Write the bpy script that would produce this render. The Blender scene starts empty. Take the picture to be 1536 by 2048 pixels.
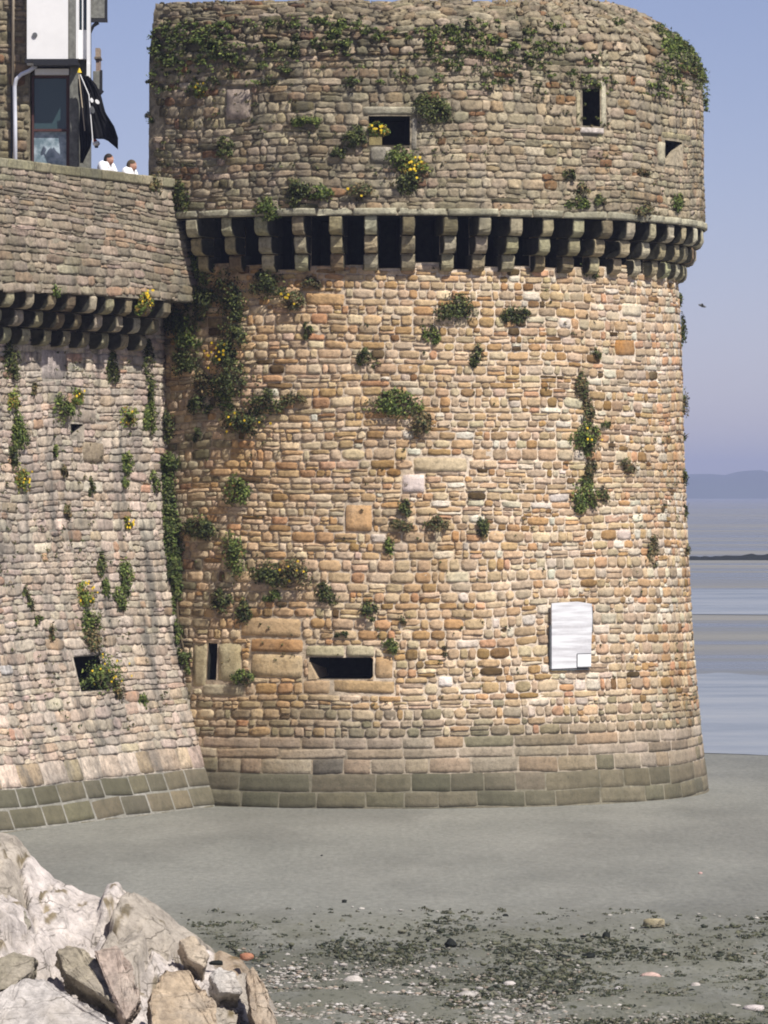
import bpy, math, random
import numpy as np
from mathutils import Vector, Matrix

# ------------------------------------------------------------------ camera, sky, sun, exposure
S = bpy.context.scene
F = 10500.0            # focal length in photo pixels (photo is 1536 wide)
HY = 985.0             # horizon row
EYE = 6.5
R = math.radians
cd = bpy.data.cameras.new('camera'); cam = bpy.data.objects.new('camera', cd)
S.collection.objects.link(cam); S.camera = cam
cam.location = (0, 0, EYE); cam.rotation_euler = (R(90), 0, 0)
cd.sensor_fit = 'HORIZONTAL'; cd.sensor_width = 36; cd.lens = F/1536*36
cd.shift_y = -(1024-HY)/1536
cd.clip_start = 1; cd.clip_end = 30000
SUN_AZ, SUN_EL = 41.0, 52.0
sd = Vector((math.sin(R(SUN_AZ))*math.cos(R(SUN_EL)), -math.cos(R(SUN_AZ))*math.cos(R(SUN_EL)), math.sin(R(SUN_EL))))
w = bpy.data.worlds.new('World'); S.world = w; w.use_nodes = True
wn = w.node_tree.nodes; wl = w.node_tree.links
sky = wn.new('ShaderNodeTexSky'); sky.sky_type = 'NISHITA'; sky.sun_disc = False
sky.sun_elevation = R(SUN_EL); sky.sun_rotation = math.atan2(sd.x, sd.y) % (2*math.pi)
sky.air_density = 0.6; sky.dust_density = 0.3; sky.ozone_density = 8.0
tint = wn.new('ShaderNodeMix'); tint.data_type = 'RGBA'; tint.blend_type = 'MULTIPLY'
tint.inputs[0].default_value = 1; tint.inputs[7].default_value = (1.58, 1.06, 0.93, 1)
wl.new(sky.outputs[0], tint.inputs[6]); wl.new(tint.outputs[2], wn['Background'].inputs[0])
wn['Background'].inputs[1].default_value = 0.082
sl = bpy.data.lights.new('sun', 'SUN'); sl.energy = 4.9; sl.angle = R(0.5); sl.color = (1, .955, .89)
so = bpy.data.objects.new('sun', sl); S.collection.objects.link(so)
so.rotation_euler = (-sd).to_track_quat('-Z', 'Y').to_euler(); so.location = (20, -20, 60)
S.view_settings.view_transform = 'Standard'; S.view_settings.look = 'None'
S.view_settings.gamma = 1; S.view_settings.exposure = 0.34
S.cycles.use_denoising = True
S.cycles.volume_bounces = 0; S.cycles.filter_width = 1.9

# ------------------------------------------------------------------ helpers
rng = np.random.default_rng(7); random.seed(7)
def lin(r, g, b, k=0.8):
    f = lambda c: (c/255/12.92 if c < 10 else ((c/255+.055)/1.055)**2.4)
    return (f(r)*k, f(g)*k, f(b)*k)

def tag(o, label=None, cat=None, group=None, kind=None):
    if label: o['label'] = label
    if cat: o['category'] = cat
    if group: o['group'] = group
    if kind: o['kind'] = kind
    return o
def empty(name, loc=(0, 0, 0), **k):
    o = bpy.data.objects.new(name, None); S.collection.objects.link(o); o.location = loc
    o.empty_display_size = .3
    return tag(o, **k)
def mesh_obj(name, V, Fc, mat, parent=None, col=None, smooth=False, loc=None):
    me = bpy.data.meshes.new(name)
    V = np.asarray(V, dtype=np.float64).reshape(-1, 3)
    if loc is not None: V = V - np.array(loc)
    if isinstance(Fc, np.ndarray):
        n = len(Fc); k = Fc.shape[1]
        me.vertices.add(len(V)); me.vertices.foreach_set('co', V.ravel())
        me.loops.add(n*k); me.loops.foreach_set('vertex_index', Fc.ravel().astype(np.int32))
        me.polygons.add(n); me.polygons.foreach_set('loop_start', np.arange(0, n*k, k, dtype=np.int32))
        me.update(calc_edges=True)
    else:
        me.from_pydata([tuple(v) for v in V], [], [tuple(int(i) for i in f) for f in Fc])
    if col is not None:
        a = me.color_attributes.new('Col', 'FLOAT_COLOR', 'POINT')
        c = np.ones((len(V), 4)); c[:, :3] = np.asarray(col).reshape(-1, 3) if np.ndim(col) > 1 else np.array(col)
        a.data.foreach_set('color', c.ravel())
    if smooth: me.polygons.foreach_set('use_smooth', np.ones(len(me.polygons), dtype=bool))
    me.materials.append(mat); me.validate()
    o = bpy.data.objects.new(name, me); S.collection.objects.link(o)
    if loc is not None and parent is None: o.location = loc
    if parent is not None:
        o.parent = parent
        if loc is None: o.matrix_parent_inverse = Matrix.Translation(-Vector(parent.location))
    return o

class MB:
    """collects polygons with a colour per vertex"""
    def __init__(s): s.v = []; s.f = []; s.c = []
    def add(s, V, Fc, c=(.5, .5, .5)):
        b = len(s.v); s.v += [tuple(p) for p in V]; s.f += [tuple(b+int(i) for i in f) for f in Fc]
        if np.ndim(c) == 1: s.c += [tuple(c)]*len(V)
        else: s.c += [tuple(x) for x in c]
    def box(s, x0, x1, y0, y1, z0, z1, c=(.5, .5, .5)):
        V = [(x, y, z) for z in (z0, z1) for y in (y0, y1) for x in (x0, x1)]
        s.add(V, [(0, 2, 3, 1), (4, 5, 7, 6), (0, 1, 5, 4), (2, 6, 7, 3), (0, 4, 6, 2), (1, 3, 7, 5)], c)
    def tube(s, pts, r, n=8, c=(.5, .5, .5), cap=True):
        pts = [Vector(p) for p in pts]; rs = r if hasattr(r, '__len__') else [r]*len(pts)
        V = []
        for i, p in enumerate(pts):
            t = (pts[min(i+1, len(pts)-1)]-pts[max(i-1, 0)]).normalized()
            a = t.orthogonal().normalized() if abs(t.z) > .9 else t.cross(Vector((0, 0, 1))).normalized()
            if i and a.dot(la) < 0: a = -a
            la = a
            b = t.cross(a)
            V += [p+a*math.cos(2*math.pi*k/n)*rs[i]+b*math.sin(2*math.pi*k/n)*rs[i] for k in range(n)]
        Fc = [(i*n+k, i*n+(k+1) % n, (i+1)*n+(k+1) % n, (i+1)*n+k) for i in range(len(pts)-1) for k in range(n)]
        if cap: Fc += [tuple(range(n))[::-1], tuple((len(pts)-1)*n+k for k in range(n))]
        s.add(V, Fc, c)
    def build(s, name, mat, parent=None, smooth=False, bevel=0, loc=None):
        o = mesh_obj(name, s.v, s.f, mat, parent, np.array(s.c), smooth, loc)
        if bevel:
            m = o.modifiers.new('bevel', 'BEVEL'); m.width = bevel; m.segments = 2; m.limit_method = 'ANGLE'; m.angle_limit = R(40)
        return o

def hsh(i, j, k=0):
    h = (np.asarray(i, dtype=np.int64)*374761393 + np.asarray(j, dtype=np.int64)*668265263 + k*2147483647) & 0x7fffffff
    h = ((h ^ (h >> 13))*1274126177) & 0x7fffffff
    return ((h ^ (h >> 16)) & 0xffffff)/float(0xffffff)
def vnoise(x, y, k=0):
    x = np.asarray(x, float); y = np.asarray(y, float)
    i = np.floor(x); j = np.floor(y); fx = x-i; fy = y-j
    fx = fx*fx*(3-2*fx); fy = fy*fy*(3-2*fy); i = i.astype(np.int64); j = j.astype(np.int64)
    return (hsh(i, j, k)*(1-fx)+hsh(i+1, j, k)*fx)*(1-fy)+(hsh(i, j+1, k)*(1-fx)+hsh(i+1, j+1, k)*fx)*fy
def fbm(x, y, o=4, k=0):
    s = 0; a = .5; n = 0
    for q in range(o):
        s = s+a*vnoise(x*2**q+q*17.3, y*2**q-q*9.1, k+q); n += a; a *= .5
    return s/n

# ------------------------------------------------------------------ materials
def newmat(name):
    m = bpy.data.materials.new(name); m.use_nodes = True
    return m, m.node_tree.nodes, m.node_tree.links, m.node_tree.nodes['Principled BSDF']
def nd(N, t, **k):
    n = N.new(t)
    for a, b in k.items(): setattr(n, a, b)
    return n
def noise(N, L, vec, scale, detail=4, rough=.6):
    n = N.new('ShaderNodeTexNoise'); n.inputs['Scale'].default_value = scale; n.inputs['Detail'].default_value = detail
    n.inputs['Roughness'].default_value = rough; L.new(vec, n.inputs['Vector']); return n.outputs['Fac']
def ramp(N, L, fac, stops):
    r = N.new('ShaderNodeValToRGB'); L.new(fac, r.inputs[0]); e = r.color_ramp.elements
    while len(e) > 1: e.remove(e[-1])
    e[0].position = stops[0][0]; e[0].color = (*stops[0][1], 1)
    for p, c in stops[1:]:
        x = e.new(p); x.color = (*c, 1)
    return r.outputs['Color']
def mix(N, L, a, b, fac, mode='MIX'):
    m = N.new('ShaderNodeMix'); m.data_type = 'RGBA'; m.blend_type = mode
    for s, v in ((0, fac), (6, a), (7, b)):
        if hasattr(v, 'links') or hasattr(v, 'is_linked'): L.new(v, m.inputs[s])
        elif s == 0: m.inputs[0].default_value = v
        else: m.inputs[s].default_value = (*v, 1)
    return m.outputs[2]
def g(v): return (v, v, v)

def stone_mat(name, stain=(.16, .16, .11), stain_lo=.55, stain_hi=.72, stain_amt=.6, contrast=.5, bump=.6, grain=9, streak=0, tide=0, cracks=0, mott=.34, patch=0):
    m, N, L, B = newmat(name)
    tc = N.new('ShaderNodeTexCoord').outputs['Object']
    at = nd(N, 'ShaderNodeAttribute', attribute_name='Col').outputs['Color']
    n1 = noise(N, L, tc, grain, 6, .7)
    v = ramp(N, L, n1, [(.28, g(1-contrast)), (.5, g(1)), (.75, g(1+contrast*.55))])
    c = mix(N, L, at, v, 1, 'MULTIPLY')
    n2 = noise(N, L, tc, .62, 7, .7)
    f = ramp(N, L, n2, [(stain_lo, g(0)), (stain_hi, g(stain_amt))])
    c = mix(N, L, c, stain, f)
    n4 = noise(N, L, tc, 26, 3, .6)                         # little dark lichen specks
    f4 = ramp(N, L, n4, [(.63, g(0)), (.70, g(.55))])
    c = mix(N, L, c, (.07, .065, .045), f4)
    if streak:
        mp = N.new('ShaderNodeMapping'); mp.inputs['Scale'].default_value = (2.2, 2.2, .22); L.new(tc, mp.inputs[0])
        n5 = noise(N, L, mp.outputs[0], 1.0, 4, .6)
        f5 = ramp(N, L, n5, [(.50, g(0)), (.66, g(streak*.8))])
        c = mix(N, L, c, (.13, .125, .11), f5)
    n6 = noise(N, L, tc, 3.1, 6, .75)
    c = mix(N, L, c, ramp(N, L, n6, [(.32, g(1-mott)), (.5, g(1)), (.68, g(1+mott*.65))]), 1, 'MULTIPLY')
    if patch:
        n8 = noise(N, L, tc, .38, 7, .66)
        c = mix(N, L, c, ramp(N, L, n8, [(.34, (1.0, .91, .79)), (.46, (1.02, 1.0, .98)), (.56, (1.06, 1.06, 1.08)), (.66, (1.14, 1.15, 1.18))]), patch, 'MULTIPLY')
    if tide:
        sp = N.new('ShaderNodeSeparateXYZ'); L.new(tc, sp.inputs[0])
        ad = N.new('ShaderNodeMath'); ad.operation = 'MULTIPLY_ADD'; L.new(noise(N, L, tc, .55, 5, .6), ad.inputs[0]); ad.inputs[1].default_value = -4.9; L.new(sp.outputs[2], ad.inputs[2])
        f7 = ramp(N, L, ad.outputs[0], [(0, g(tide)), (.35, g(0))]); f7.node.color_ramp.interpolation = 'EASE'
        mr7 = N.new('ShaderNodeMapRange'); mr7.inputs[1].default_value = -1.6; mr7.inputs[2].default_value = -.1; mr7.inputs[3].default_value = 1; mr7.inputs[4].default_value = 0; L.new(ad.outputs[0], mr7.inputs[0])
        mm = N.new('ShaderNodeMath'); mm.operation = 'MULTIPLY'; mm.inputs[1].default_value = tide; L.new(mr7.outputs[0], mm.inputs[0])
        c = mix(N, L, c, (.085, .08, .055), mm.outputs[0])
    L.new(c, B.inputs['Base Color']); B.inputs['Roughness'].default_value = .93
    B.inputs['Specular IOR Level'].default_value = .2
    n3 = noise(N, L, tc, 14, 6, .75)
    if cracks:
        mpc = N.new('ShaderNodeMapping'); mpc.inputs['Rotation'].default_value = (0, R(38), R(20)); mpc.inputs['Scale'].default_value = (1.0, 1.6, 2.8); L.new(tc, mpc.inputs[0])
        wv = N.new('ShaderNodeTexNoise'); wv.inputs['Scale'].default_value = 2.2; wv.inputs['Detail'].default_value = 5; L.new(mpc.outputs[0], wv.inputs['Vector'])
        av = N.new('ShaderNodeMix'); av.data_type = 'RGBA'; av.blend_type = 'ADD'; av.inputs[0].default_value = .45; L.new(mpc.outputs[0], av.inputs[6]); L.new(wv.outputs['Color'], av.inputs[7])
        hs_ = []
        for sc_q, wd_q, am in ((1.3, .03, .7), (4.2, .045, .3)):
            vo = N.new('ShaderNodeTexVoronoi'); vo.feature = 'DISTANCE_TO_EDGE'; vo.inputs['Scale'].default_value = sc_q; L.new(av.outputs[2], vo.inputs['Vector'])
            ms = ramp(N, L, noise(N, L, tc, 1.7*sc_q**.5, 3, .6), [(.42, g(0)), (.58, g(am))])
            e_ = ramp(N, L, vo.outputs['Distance'], [(0, g(1)), (wd_q, g(0))]); k_ = mix(N, L, e_, ms, 1, 'MULTIPLY'); hs_.append(k_)
            c2 = mix(N, L, c, (.07, .06, .04), k_); c = c2
        L.new(c, B.inputs['Base Color'])
        hh_ = mix(N, L, mix(N, L, g(0), n3, 1), hs_[0], .9, 'SUBTRACT'); hh_ = mix(N, L, hh_, hs_[1], .6, 'SUBTRACT'); n3 = hh_
    bp = N.new('ShaderNodeBump'); bp.inputs['Strength'].default_value = bump; bp.inputs['Distance'].default_value = .05
    L.new(n3, bp.inputs['Height']); L.new(bp.outputs[0], B.inputs['Normal'])
    return m
M = {}
M['drum'] = stone_mat('warm rubble stone', stain=(.27, .24, .18), stain_lo=.5, stain_hi=.66, stain_amt=.28, contrast=.46, grain=11, tide=.5, mott=.2, patch=1)
M['upper'] = stone_mat('grey lichened stone', stain=(.13, .12, .075), stain_lo=.47, stain_hi=.64, stain_amt=.6, contrast=.62, grain=11, streak=.4)
M['curtain'] = stone_mat('pale grey rubble stone', stain=(.24, .225, .20), stain_lo=.48, stain_hi=.64, stain_amt=.6, contrast=.5, bump=1., streak=.95, grain=10)
M['ashlar'] = stone_mat('weathered ashlar', stain=(.105, .10, .065), stain_lo=.44, stain_hi=.60, stain_amt=.4, contrast=.35, bump=.4, tide=.62)
M['rock'] = stone_mat('pale bedrock', stain=(.34, .30, .25), stain_lo=.52, stain_hi=.64, stain_amt=.5, contrast=.35, bump=.6, grain=7, cracks=1)

def plain(name, c, rough=.6, metal=0, var=.15, scale=8, spec=.5):
    m, N, L, B = newmat(name)
    tc = N.new('ShaderNodeTexCoord').outputs['Object']
    f = noise(N, L, tc, scale, 5, .65)
    v = ramp(N, L, f, [(.3, g(1-var)), (.7, g(1+var))])
    L.new(mix(N, L, c, v, 1, 'MULTIPLY'), B.inputs['Base Color'])
    B.inputs['Roughness'].default_value = rough; B.inputs['Metallic'].default_value = metal
    B.inputs['Specular IOR Level'].default_value = spec
    return m
def leafmat(name):
    m, N, L, B = newmat(name)
    at = nd(N, 'ShaderNodeAttribute', attribute_name='Col').outputs['Color']
    L.new(at, B.inputs['Base Color']); B.inputs['Roughness'].default_value = .7
    B.inputs['Specular IOR Level'].default_value = .25
    return m
M['leaf'] = leafmat('wall plant leaves')
M['petal'] = plain('yellow petals', (.75, .52, .02), .7, var=.2)
M['white'] = plain('white render', (.80, .79, .78), .8, var=.05, scale=2)
M['whitepaint'] = plain('white paint', (.82, .82, .82), .5, var=.04)
M['timber'] = plain('grey timber', (.16, .16, .14), .8, var=.4, scale=12)
M['frame'] = plain('dark red frame paint', (.07, .025, .02), .6, var=.2)
M['black'] = plain('black cloth', (.006, .006, .008), .9, var=.4, spec=.2)
M['iron'] = plain('black iron', (.012, .012, .014), .5, var=.3)
M['pipe'] = plain('white drainpipe plastic', (.70, .72, .80), .5, var=.05)
M['pipebeige'] = plain('beige pipe', (.50, .42, .31), .6, var=.1)
M['slate'] = plain('slate grey', (.10, .105, .11), .7, var=.3)
M['skin'] = plain('skin', (.42, .22, .15), .6, var=.05)
M['hair'] = plain('dark brown hair', (.02, .012, .008), .8, var=.3)
M['hair2'] = plain('brown hair', (.07, .045, .018), .8, var=.3)
M['shirt'] = plain('white shirt', (.80, .80, .82), .9, var=.04)
M['trouser'] = plain('blue trousers', (.05, .07, .12), .9, var=.1)
M['deep_shade'] = plain('stone in painted shade', (.022, .021, .016), .95, var=.5, spec=.1)  # near-black colour puts the shade of recesses and overhang into the stone
M['board'] = None

m, N, L, B = newmat('dark window glass'); M['glass'] = m
B.inputs['Base Color'].default_value = (.035, .065, .07, 1); B.inputs['Roughness'].default_value = .08
m, N, L, B = newmat('pale window glass'); M['glass2'] = m
tc = N.new('ShaderNodeTexCoord').outputs['Object']; f = noise(N, L, tc, 3.2, 3)
L.new(ramp(N, L, f, [(.4, (.14, .2, .23)), (.6, (.42, .5, .55))]), B.inputs['Base Color']); B.inputs['Roughness'].default_value = .15

# weathered white board with faint lines of worn writing
m, N, L, B = newmat('weathered white board'); M['board'] = m
tc = N.new('ShaderNodeTexCoord').outputs['Object']
mp = N.new('ShaderNodeMapping'); mp.inputs['Scale'].default_value = (.5, .5, 6.5); L.new(tc, mp.inputs[0])
f = noise(N, L, mp.outputs[0], 1.3, 2); f2 = noise(N, L, tc, 30, 3)
c = ramp(N, L, f, [(.42, (.50, .49, .50)), (.56, (.70, .70, .71))])
c = mix(N, L, c, (.75, .72, .74), ramp(N, L, f2, [(.5, g(0)), (.7, g(.35))]))
L.new(c, B.inputs['Base Color']); B.inputs['Roughness'].default_value = .6

# mud and flats
m, N, L, B = newmat('tidal mud'); M['mud'] = m
geo = N.new('ShaderNodeNewGeometry').outputs['Position']
sx = N.new('ShaderNodeSeparateXYZ'); L.new(geo, sx.inputs[0])
mp = N.new('ShaderNodeMapping'); mp.inputs['Scale'].default_value = (.35, .12, 1); L.new(geo, mp.inputs[0])
mpf = N.new('ShaderNodeMapping'); mpf.inputs['Scale'].default_value = (1, .3, 1); L.new(geo, mpf.inputs[0]); fine = noise(N, L, mpf.outputs[0], 9, 6, .75); med = noise(N, L, mp.outputs[0], 1, 4, .6)
c = ramp(N, L, med, [(.3, (.176, .178, .155)), (.7, (.232, .230, .200))])
c = mix(N, L, c, ramp(N, L, fine, [(.3, g(.70)), (.7, g(1.22))]), 1, 'MULTIPLY')
pn = N.new('ShaderNodeMapping'); pn.inputs['Scale'].default_value = (.9, .28, 1); L.new(geo, pn.inputs[0])
pat = noise(N, L, pn.outputs[0], 1.1, 6, .7)
mrb = N.new('ShaderNodeMapRange'); mrb.inputs[1].default_value = 83; mrb.inputs[2].default_value = 77; mrb.inputs[3].default_value = 0; mrb.inputs[4].default_value = 1; L.new(sx.outputs[1], mrb.inputs[0])
pf = N.new('ShaderNodeMath'); pf.operation = 'MULTIPLY'; L.new(ramp(N, L, pat, [(.36, g(.1)), (.54, g(.75))]), pf.inputs[0]); L.new(mrb.outputs[0], pf.inputs[1])
c = mix(N, L, c, (.125, .125, .09), pf.outputs[0])
spk = noise(N, L, pn.outputs[0], 16, 3, .6)
pf2 = N.new('ShaderNodeMath'); pf2.operation = 'MULTIPLY'; L.new(ramp(N, L, spk, [(.58, g(0)), (.63, g(.8))]), pf2.inputs[0]); L.new(mrb.outputs[0], pf2.inputs[1])
c = mix(N, L, c, (.05, .055, .035), pf2.outputs[0])
pw_ = N.new('ShaderNodeMapping'); pw_.inputs['Scale'].default_value = (.16, .06, 1); L.new(geo, pw_.inputs[0])
wp_ = noise(N, L, pw_.outputs[0], 1.3, 5, .65)
c = mix(N, L, c, ramp(N, L, wp_, [(.40, g(.84)), (.56, g(1.06))]), 1, 'MULTIPLY')
# far flats: wet and dry bands lying across the bay
mp2 = N.new('ShaderNodeMapping'); mp2.inputs['Scale'].default_value = (.0025, .016, 1); mp2.inputs['Location'].default_value = (0, .35, 0); L.new(geo, mp2.inputs[0])
band = noise(N, L, mp2.outputs[0], 1, 5, .62)
wet = ramp(N, L, band, [(.40, (.225, .218, .19)), (.5, (.165, .168, .16)), (.6, (.235, .225, .198))])
mr = N.new('ShaderNodeMapRange'); mr.inputs[1].default_value = 150; mr.inputs[2].default_value = 185; L.new(sx.outputs[1], mr.inputs[0])
c = mix(N, L, c, wet, mr.outputs[0])
L.new(c, B.inputs['Base Color'])
rr = ramp(N, L, band, [(.42, g(.55)), (.5, g(.22)), (.6, g(.6))])
ro = mix(N, L, g(.75), rr, mr.outputs[0]); L.new(ro, B.inputs['Roughness'])
B.inputs['Specular IOR Level'].default_value = .3
bp = N.new('ShaderNodeBump'); bp.inputs['Strength'].default_value = .5; bp.inputs['Distance'].default_value = .03
L.new(fine, bp.inputs['Height']); L.new(bp.outputs[0], B.inputs['Normal'])

m, N, L, B = newmat('shallow sea water'); M['water'] = m
geo = N.new('ShaderNodeNewGeometry').outputs['Position']
mp = N.new('ShaderNodeMapping'); mp.inputs['Scale'].default_value = (.6, .25, 1); L.new(geo, mp.inputs[0])
f = noise(N, L, mp.outputs[0], 1.6, 4, .6)
mpw = N.new('ShaderNodeMapping'); mpw.inputs['Scale'].default_value = (.05, .11, 1); L.new(geo, mpw.inputs[0]); L.new(ramp(N, L, noise(N, L, mpw.outputs[0], 1.2, 7, .72), [(.36, (.17, .19, .20)), (.5, (.27, .285, .29)), (.64, (.34, .345, .33))]), B.inputs['Base Color']); B.inputs['Roughness'].default_value = .3; B.inputs['Specular IOR Level'].default_value = .35
bp = N.new('ShaderNodeBump'); bp.inputs['Strength'].default_value = .35; bp.inputs['Distance'].default_value = .04
L.new(f, bp.inputs['Height']); L.new(bp.outputs[0], B.inputs['Normal'])

# ------------------------------------------------------------------ surfaces
CX, CY = -0.03, 115.0
R0 = 6.6
# lower drum profile: v = z
LZ = np.array([-1.0, 0, .9, 1.9, 3.0, 4.3, 6.0, 7.4, 9.5, 11.2, 12.25])
LR = np.array([7.24, 7.13, 7.01, 6.90, 6.80, 6.72, 6.64, 6.58, 6.53, 6.45, 6.42])
def drum_lower(u, v, d):
    th = u/R0; r = np.interp(v, LZ, LR)+d
    return np.stack([CX+r*np.sin(th), CY-r*np.cos(th), v+0*r], -1)
# upper drum, v is length along the profile, rounded cap on top
UR = np.array([7.05, 7.02, 6.99, 6.90, 6.66, 6.25, 5.68, 5.03, 4.9])
UZ = np.array([12.2, 13.2, 15.50, 15.80, 16.17, 16.52, 16.85, 17.05, 16.6])
UV = np.concatenate([[12.2], 12.2+np.cumsum(np.hypot(np.diff(UR), np.diff(UZ)))])
CAP0 = UV[2]
def drum_upper(u, v, d):
    th = u/R0; r = np.interp(v, UV, UR); z = np.interp(v, UV, UZ)
    e = 1e-3
    dr = np.interp(v+e, UV, UR)-np.interp(v-e, UV, UR); dz = np.interp(v+e, UV, UZ)-np.interp(v-e, UV, UZ)
    l = np.hypot(dr, dz)+1e-9; nr = dz/l; nz = -dr/l
    low = np.clip((.95-th)/.7, 0, 1)                       # the cap sits a little lower towards the town
    sm = low*low*(3-2*low); lf = np.clip(-th/.7, 0, 1)
    zz = z - np.clip(z-15.5, 0, 9)*(.28-.10*lf)*sm
    r = r + np.clip(6.99-r, 0, 9)*.90*sm
    zz = zz + np.clip(z-15.5, 0, 1)*.10*(vnoise(u*1.3, 0*u+3, 5)-.5)
    return np.stack([CX+(r+nr*d)*np.sin(th), CY-(r+nr*d)*np.cos(th), zz+nz*d], -1)
# curtain wall
ANG = R(66); DX, DY = math.cos(ANG), math.sin(ANG); NX, NY = DY, -DX
P0 = (-4.62, 109.0)
WZ = np.array([-1.0, 0, 1.0, 2.0, 3.2, 4.5, 6.0, 7.5, 9.0, 10.6])
WO = np.array([1.45, 1.12, .74, .38, .06, -.17, -.36, -.46, -.53, -.57])
PZ = np.array([10.45, 12.95]); PO = np.array([.36, 0.0])
def wall_s(u, v, d, Z=WZ, O=WO):
    o = np.interp(v, Z, O)+d
    return np.stack([P0[0]+DX*u+NX*o, P0[1]+DY*u+NY*o, v+0*o], -1)
def par_s(u, v, d): return wall_s(u, v, d, PZ, PO)

def hit_drum(x, y, which='lower'):
    Y = 108.3
    for _ in range(25):
        z = EYE+(HY-y)/F*Y; X = (x-768)/F*Y
        r = np.interp(z, LZ, LR) if which == 'lower' else (np.interp(z, UZ[:8], UR[:8]))
        s = max(-.999, min(.999, (X-CX)/r)); Y = .5*Y+.5*(CY-r*math.sqrt(1-s*s))
    return math.asin(s)*R0, z
def hit_wall(x, y, Z=WZ, O=WO):
    Y = 104.
    for _ in range(40):
        z = EYE+(HY-y)/F*Y; o = np.interp(z, Z, O)
        k = (x-768)/F                              # P0x+DX u+NX o = k*(P0y+DY u+NY o)
        u = (k*(P0[1]+NY*o)-P0[0]-NX*o)/(DX-k*DY); Y = P0[1]+DY*u+NY*o
    return u, z
def rect(hit, x0, x1, y0, y1):
    xm, ym = (x0+x1)/2, (y0+y1)/2
    return (hit(x0, ym)[0], hit(x1, ym)[0], hit(xm, y1)[1], hit(xm, y0)[1])

# ------------------------------------------------------------------ masonry: every stone modelled inside one wall mesh
SG = np.array([-1, -.92, -.4, .4, .92, 1.])
def clip_rects(st, rects, gap=.012):
    out = []
    for s in st:
        ul, ur, vb, vt = s[:4]; ok = True
        for (a, b, c, d) in rects:
            if ul < b and ur > a and vb < d and vt > c:
                opts = [(ul, a-gap, vb, vt), (b+gap, ur, vb, vt), (ul, ur, vb, c-gap), (ul, ur, d+gap, vt)]
                opts = [o for o in opts if o[1]-o[0] > .06 and o[3]-o[2] > .05]
                if not opts: ok = False; break
                ul, ur, vb, vt = max(opts, key=lambda o: (o[1]-o[0])*(o[3]-o[2]))
        if ok: out.append([ul, ur, vb, vt]+list(s[4:]))
    return out
def courses(u0, u1, v0, v1, hr, wr, split=.12, skip=0):
    """list of [ul,ur,vb,vt]"""
    out = []; v = v0; k = 0
    while v < v1-.02:
        h = rng.uniform(*hr)
        if rng.random() < .12: h *= .62
        if v1-v-h < hr[0]*.6: h = v1-v
        u = u0-rng.random()*wr[0]
        while u < u1:
            wd = wr[0]+(wr[1]-wr[0])*rng.random()**1.6
            if h < hr[0]: wd *= 1.3
            q = rng.random()
            if q < split and h > .15 and wd < .7:
                m_ = v+h*rng.uniform(.35, .65); out += [[u, u+wd, v, m_], [u, u+wd, m_, v+h]]
            elif q > 1-skip: pass
            else: out.append([u, u+wd, v, v+h])
            u += wd
        v += h; k += 1
    return out
def stones_mesh(surf, st, colf, gap=.014, relief=.035, wav=.03, jit=.012, roundness=.16, sunk=0.02):
    st = np.array([s[:4] for s in st]); n = len(st)
    ul, ur, vb, vt = st.T
    cu, cv, hu, hv = (ul+ur)/2, (vb+vt)/2, (ur-ul)/2-gap, (vt-vb)/2-gap
    hu = np.maximum(hu, .02); hv = np.maximum(hv, .02)
    s, t = np.meshgrid(SG, SG, indexing='ij')
    s = s[None]+0*cu[:, None, None]; t = t[None]+0*s
    rr_ = (roundness*rng.uniform(.5, 1.6, n))[:, None, None]
    a = np.minimum(hu, hv)
    corner = np.clip(np.abs(s), 0, 1)**3*np.clip(np.abs(t), 0, 1)**3
    us = s*(hu[:, None, None])-np.sign(s)*corner*rr_*a[:, None, None]
    ts = t*(hv[:, None, None])-np.sign(t)*corner*rr_*a[:, None, None]
    us = us+rng.normal(0, jit, us.shape)*.7; ts = ts+rng.normal(0, jit, ts.shape)*.6
    ts = ts+us*rng.normal(0, .02, n)[:, None, None]
    U = cu[:, None, None]+us; V = cv[:, None, None]+ts
    V = V+wav*(vnoise(U*.55, V*.5, 3)-.5)*2
    edge = np.maximum(np.abs(s), np.abs(t))
    rel = relief*rng.uniform(.2, 1.5, n)[:, None, None]
    D = np.where(edge > .95, -sunk, np.where(edge > .6, .85, 1.)*rel)+rng.normal(0, jit*.5, U.shape)*(edge < .95)
    tl = min(.008, relief*.28); D = D+s*rng.normal(0, tl, n)[:, None, None]+t*rng.normal(0, tl, n)[:, None, None]
    P = surf(U, V, D).reshape(-1, 3)
    base = (np.arange(n)*36)[:, None]
    q = np.array([[i*6+j, (i+1)*6+j, (i+1)*6+j+1, i*6+j+1] for i in range(5) for j in range(5)])
    Fc = (base[:, :, None]+q[None]).reshape(-1, 4)
    C = colf(cu, cv, n)
    C = np.repeat(C, 36, 0)
    return P, Fc, C
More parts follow.
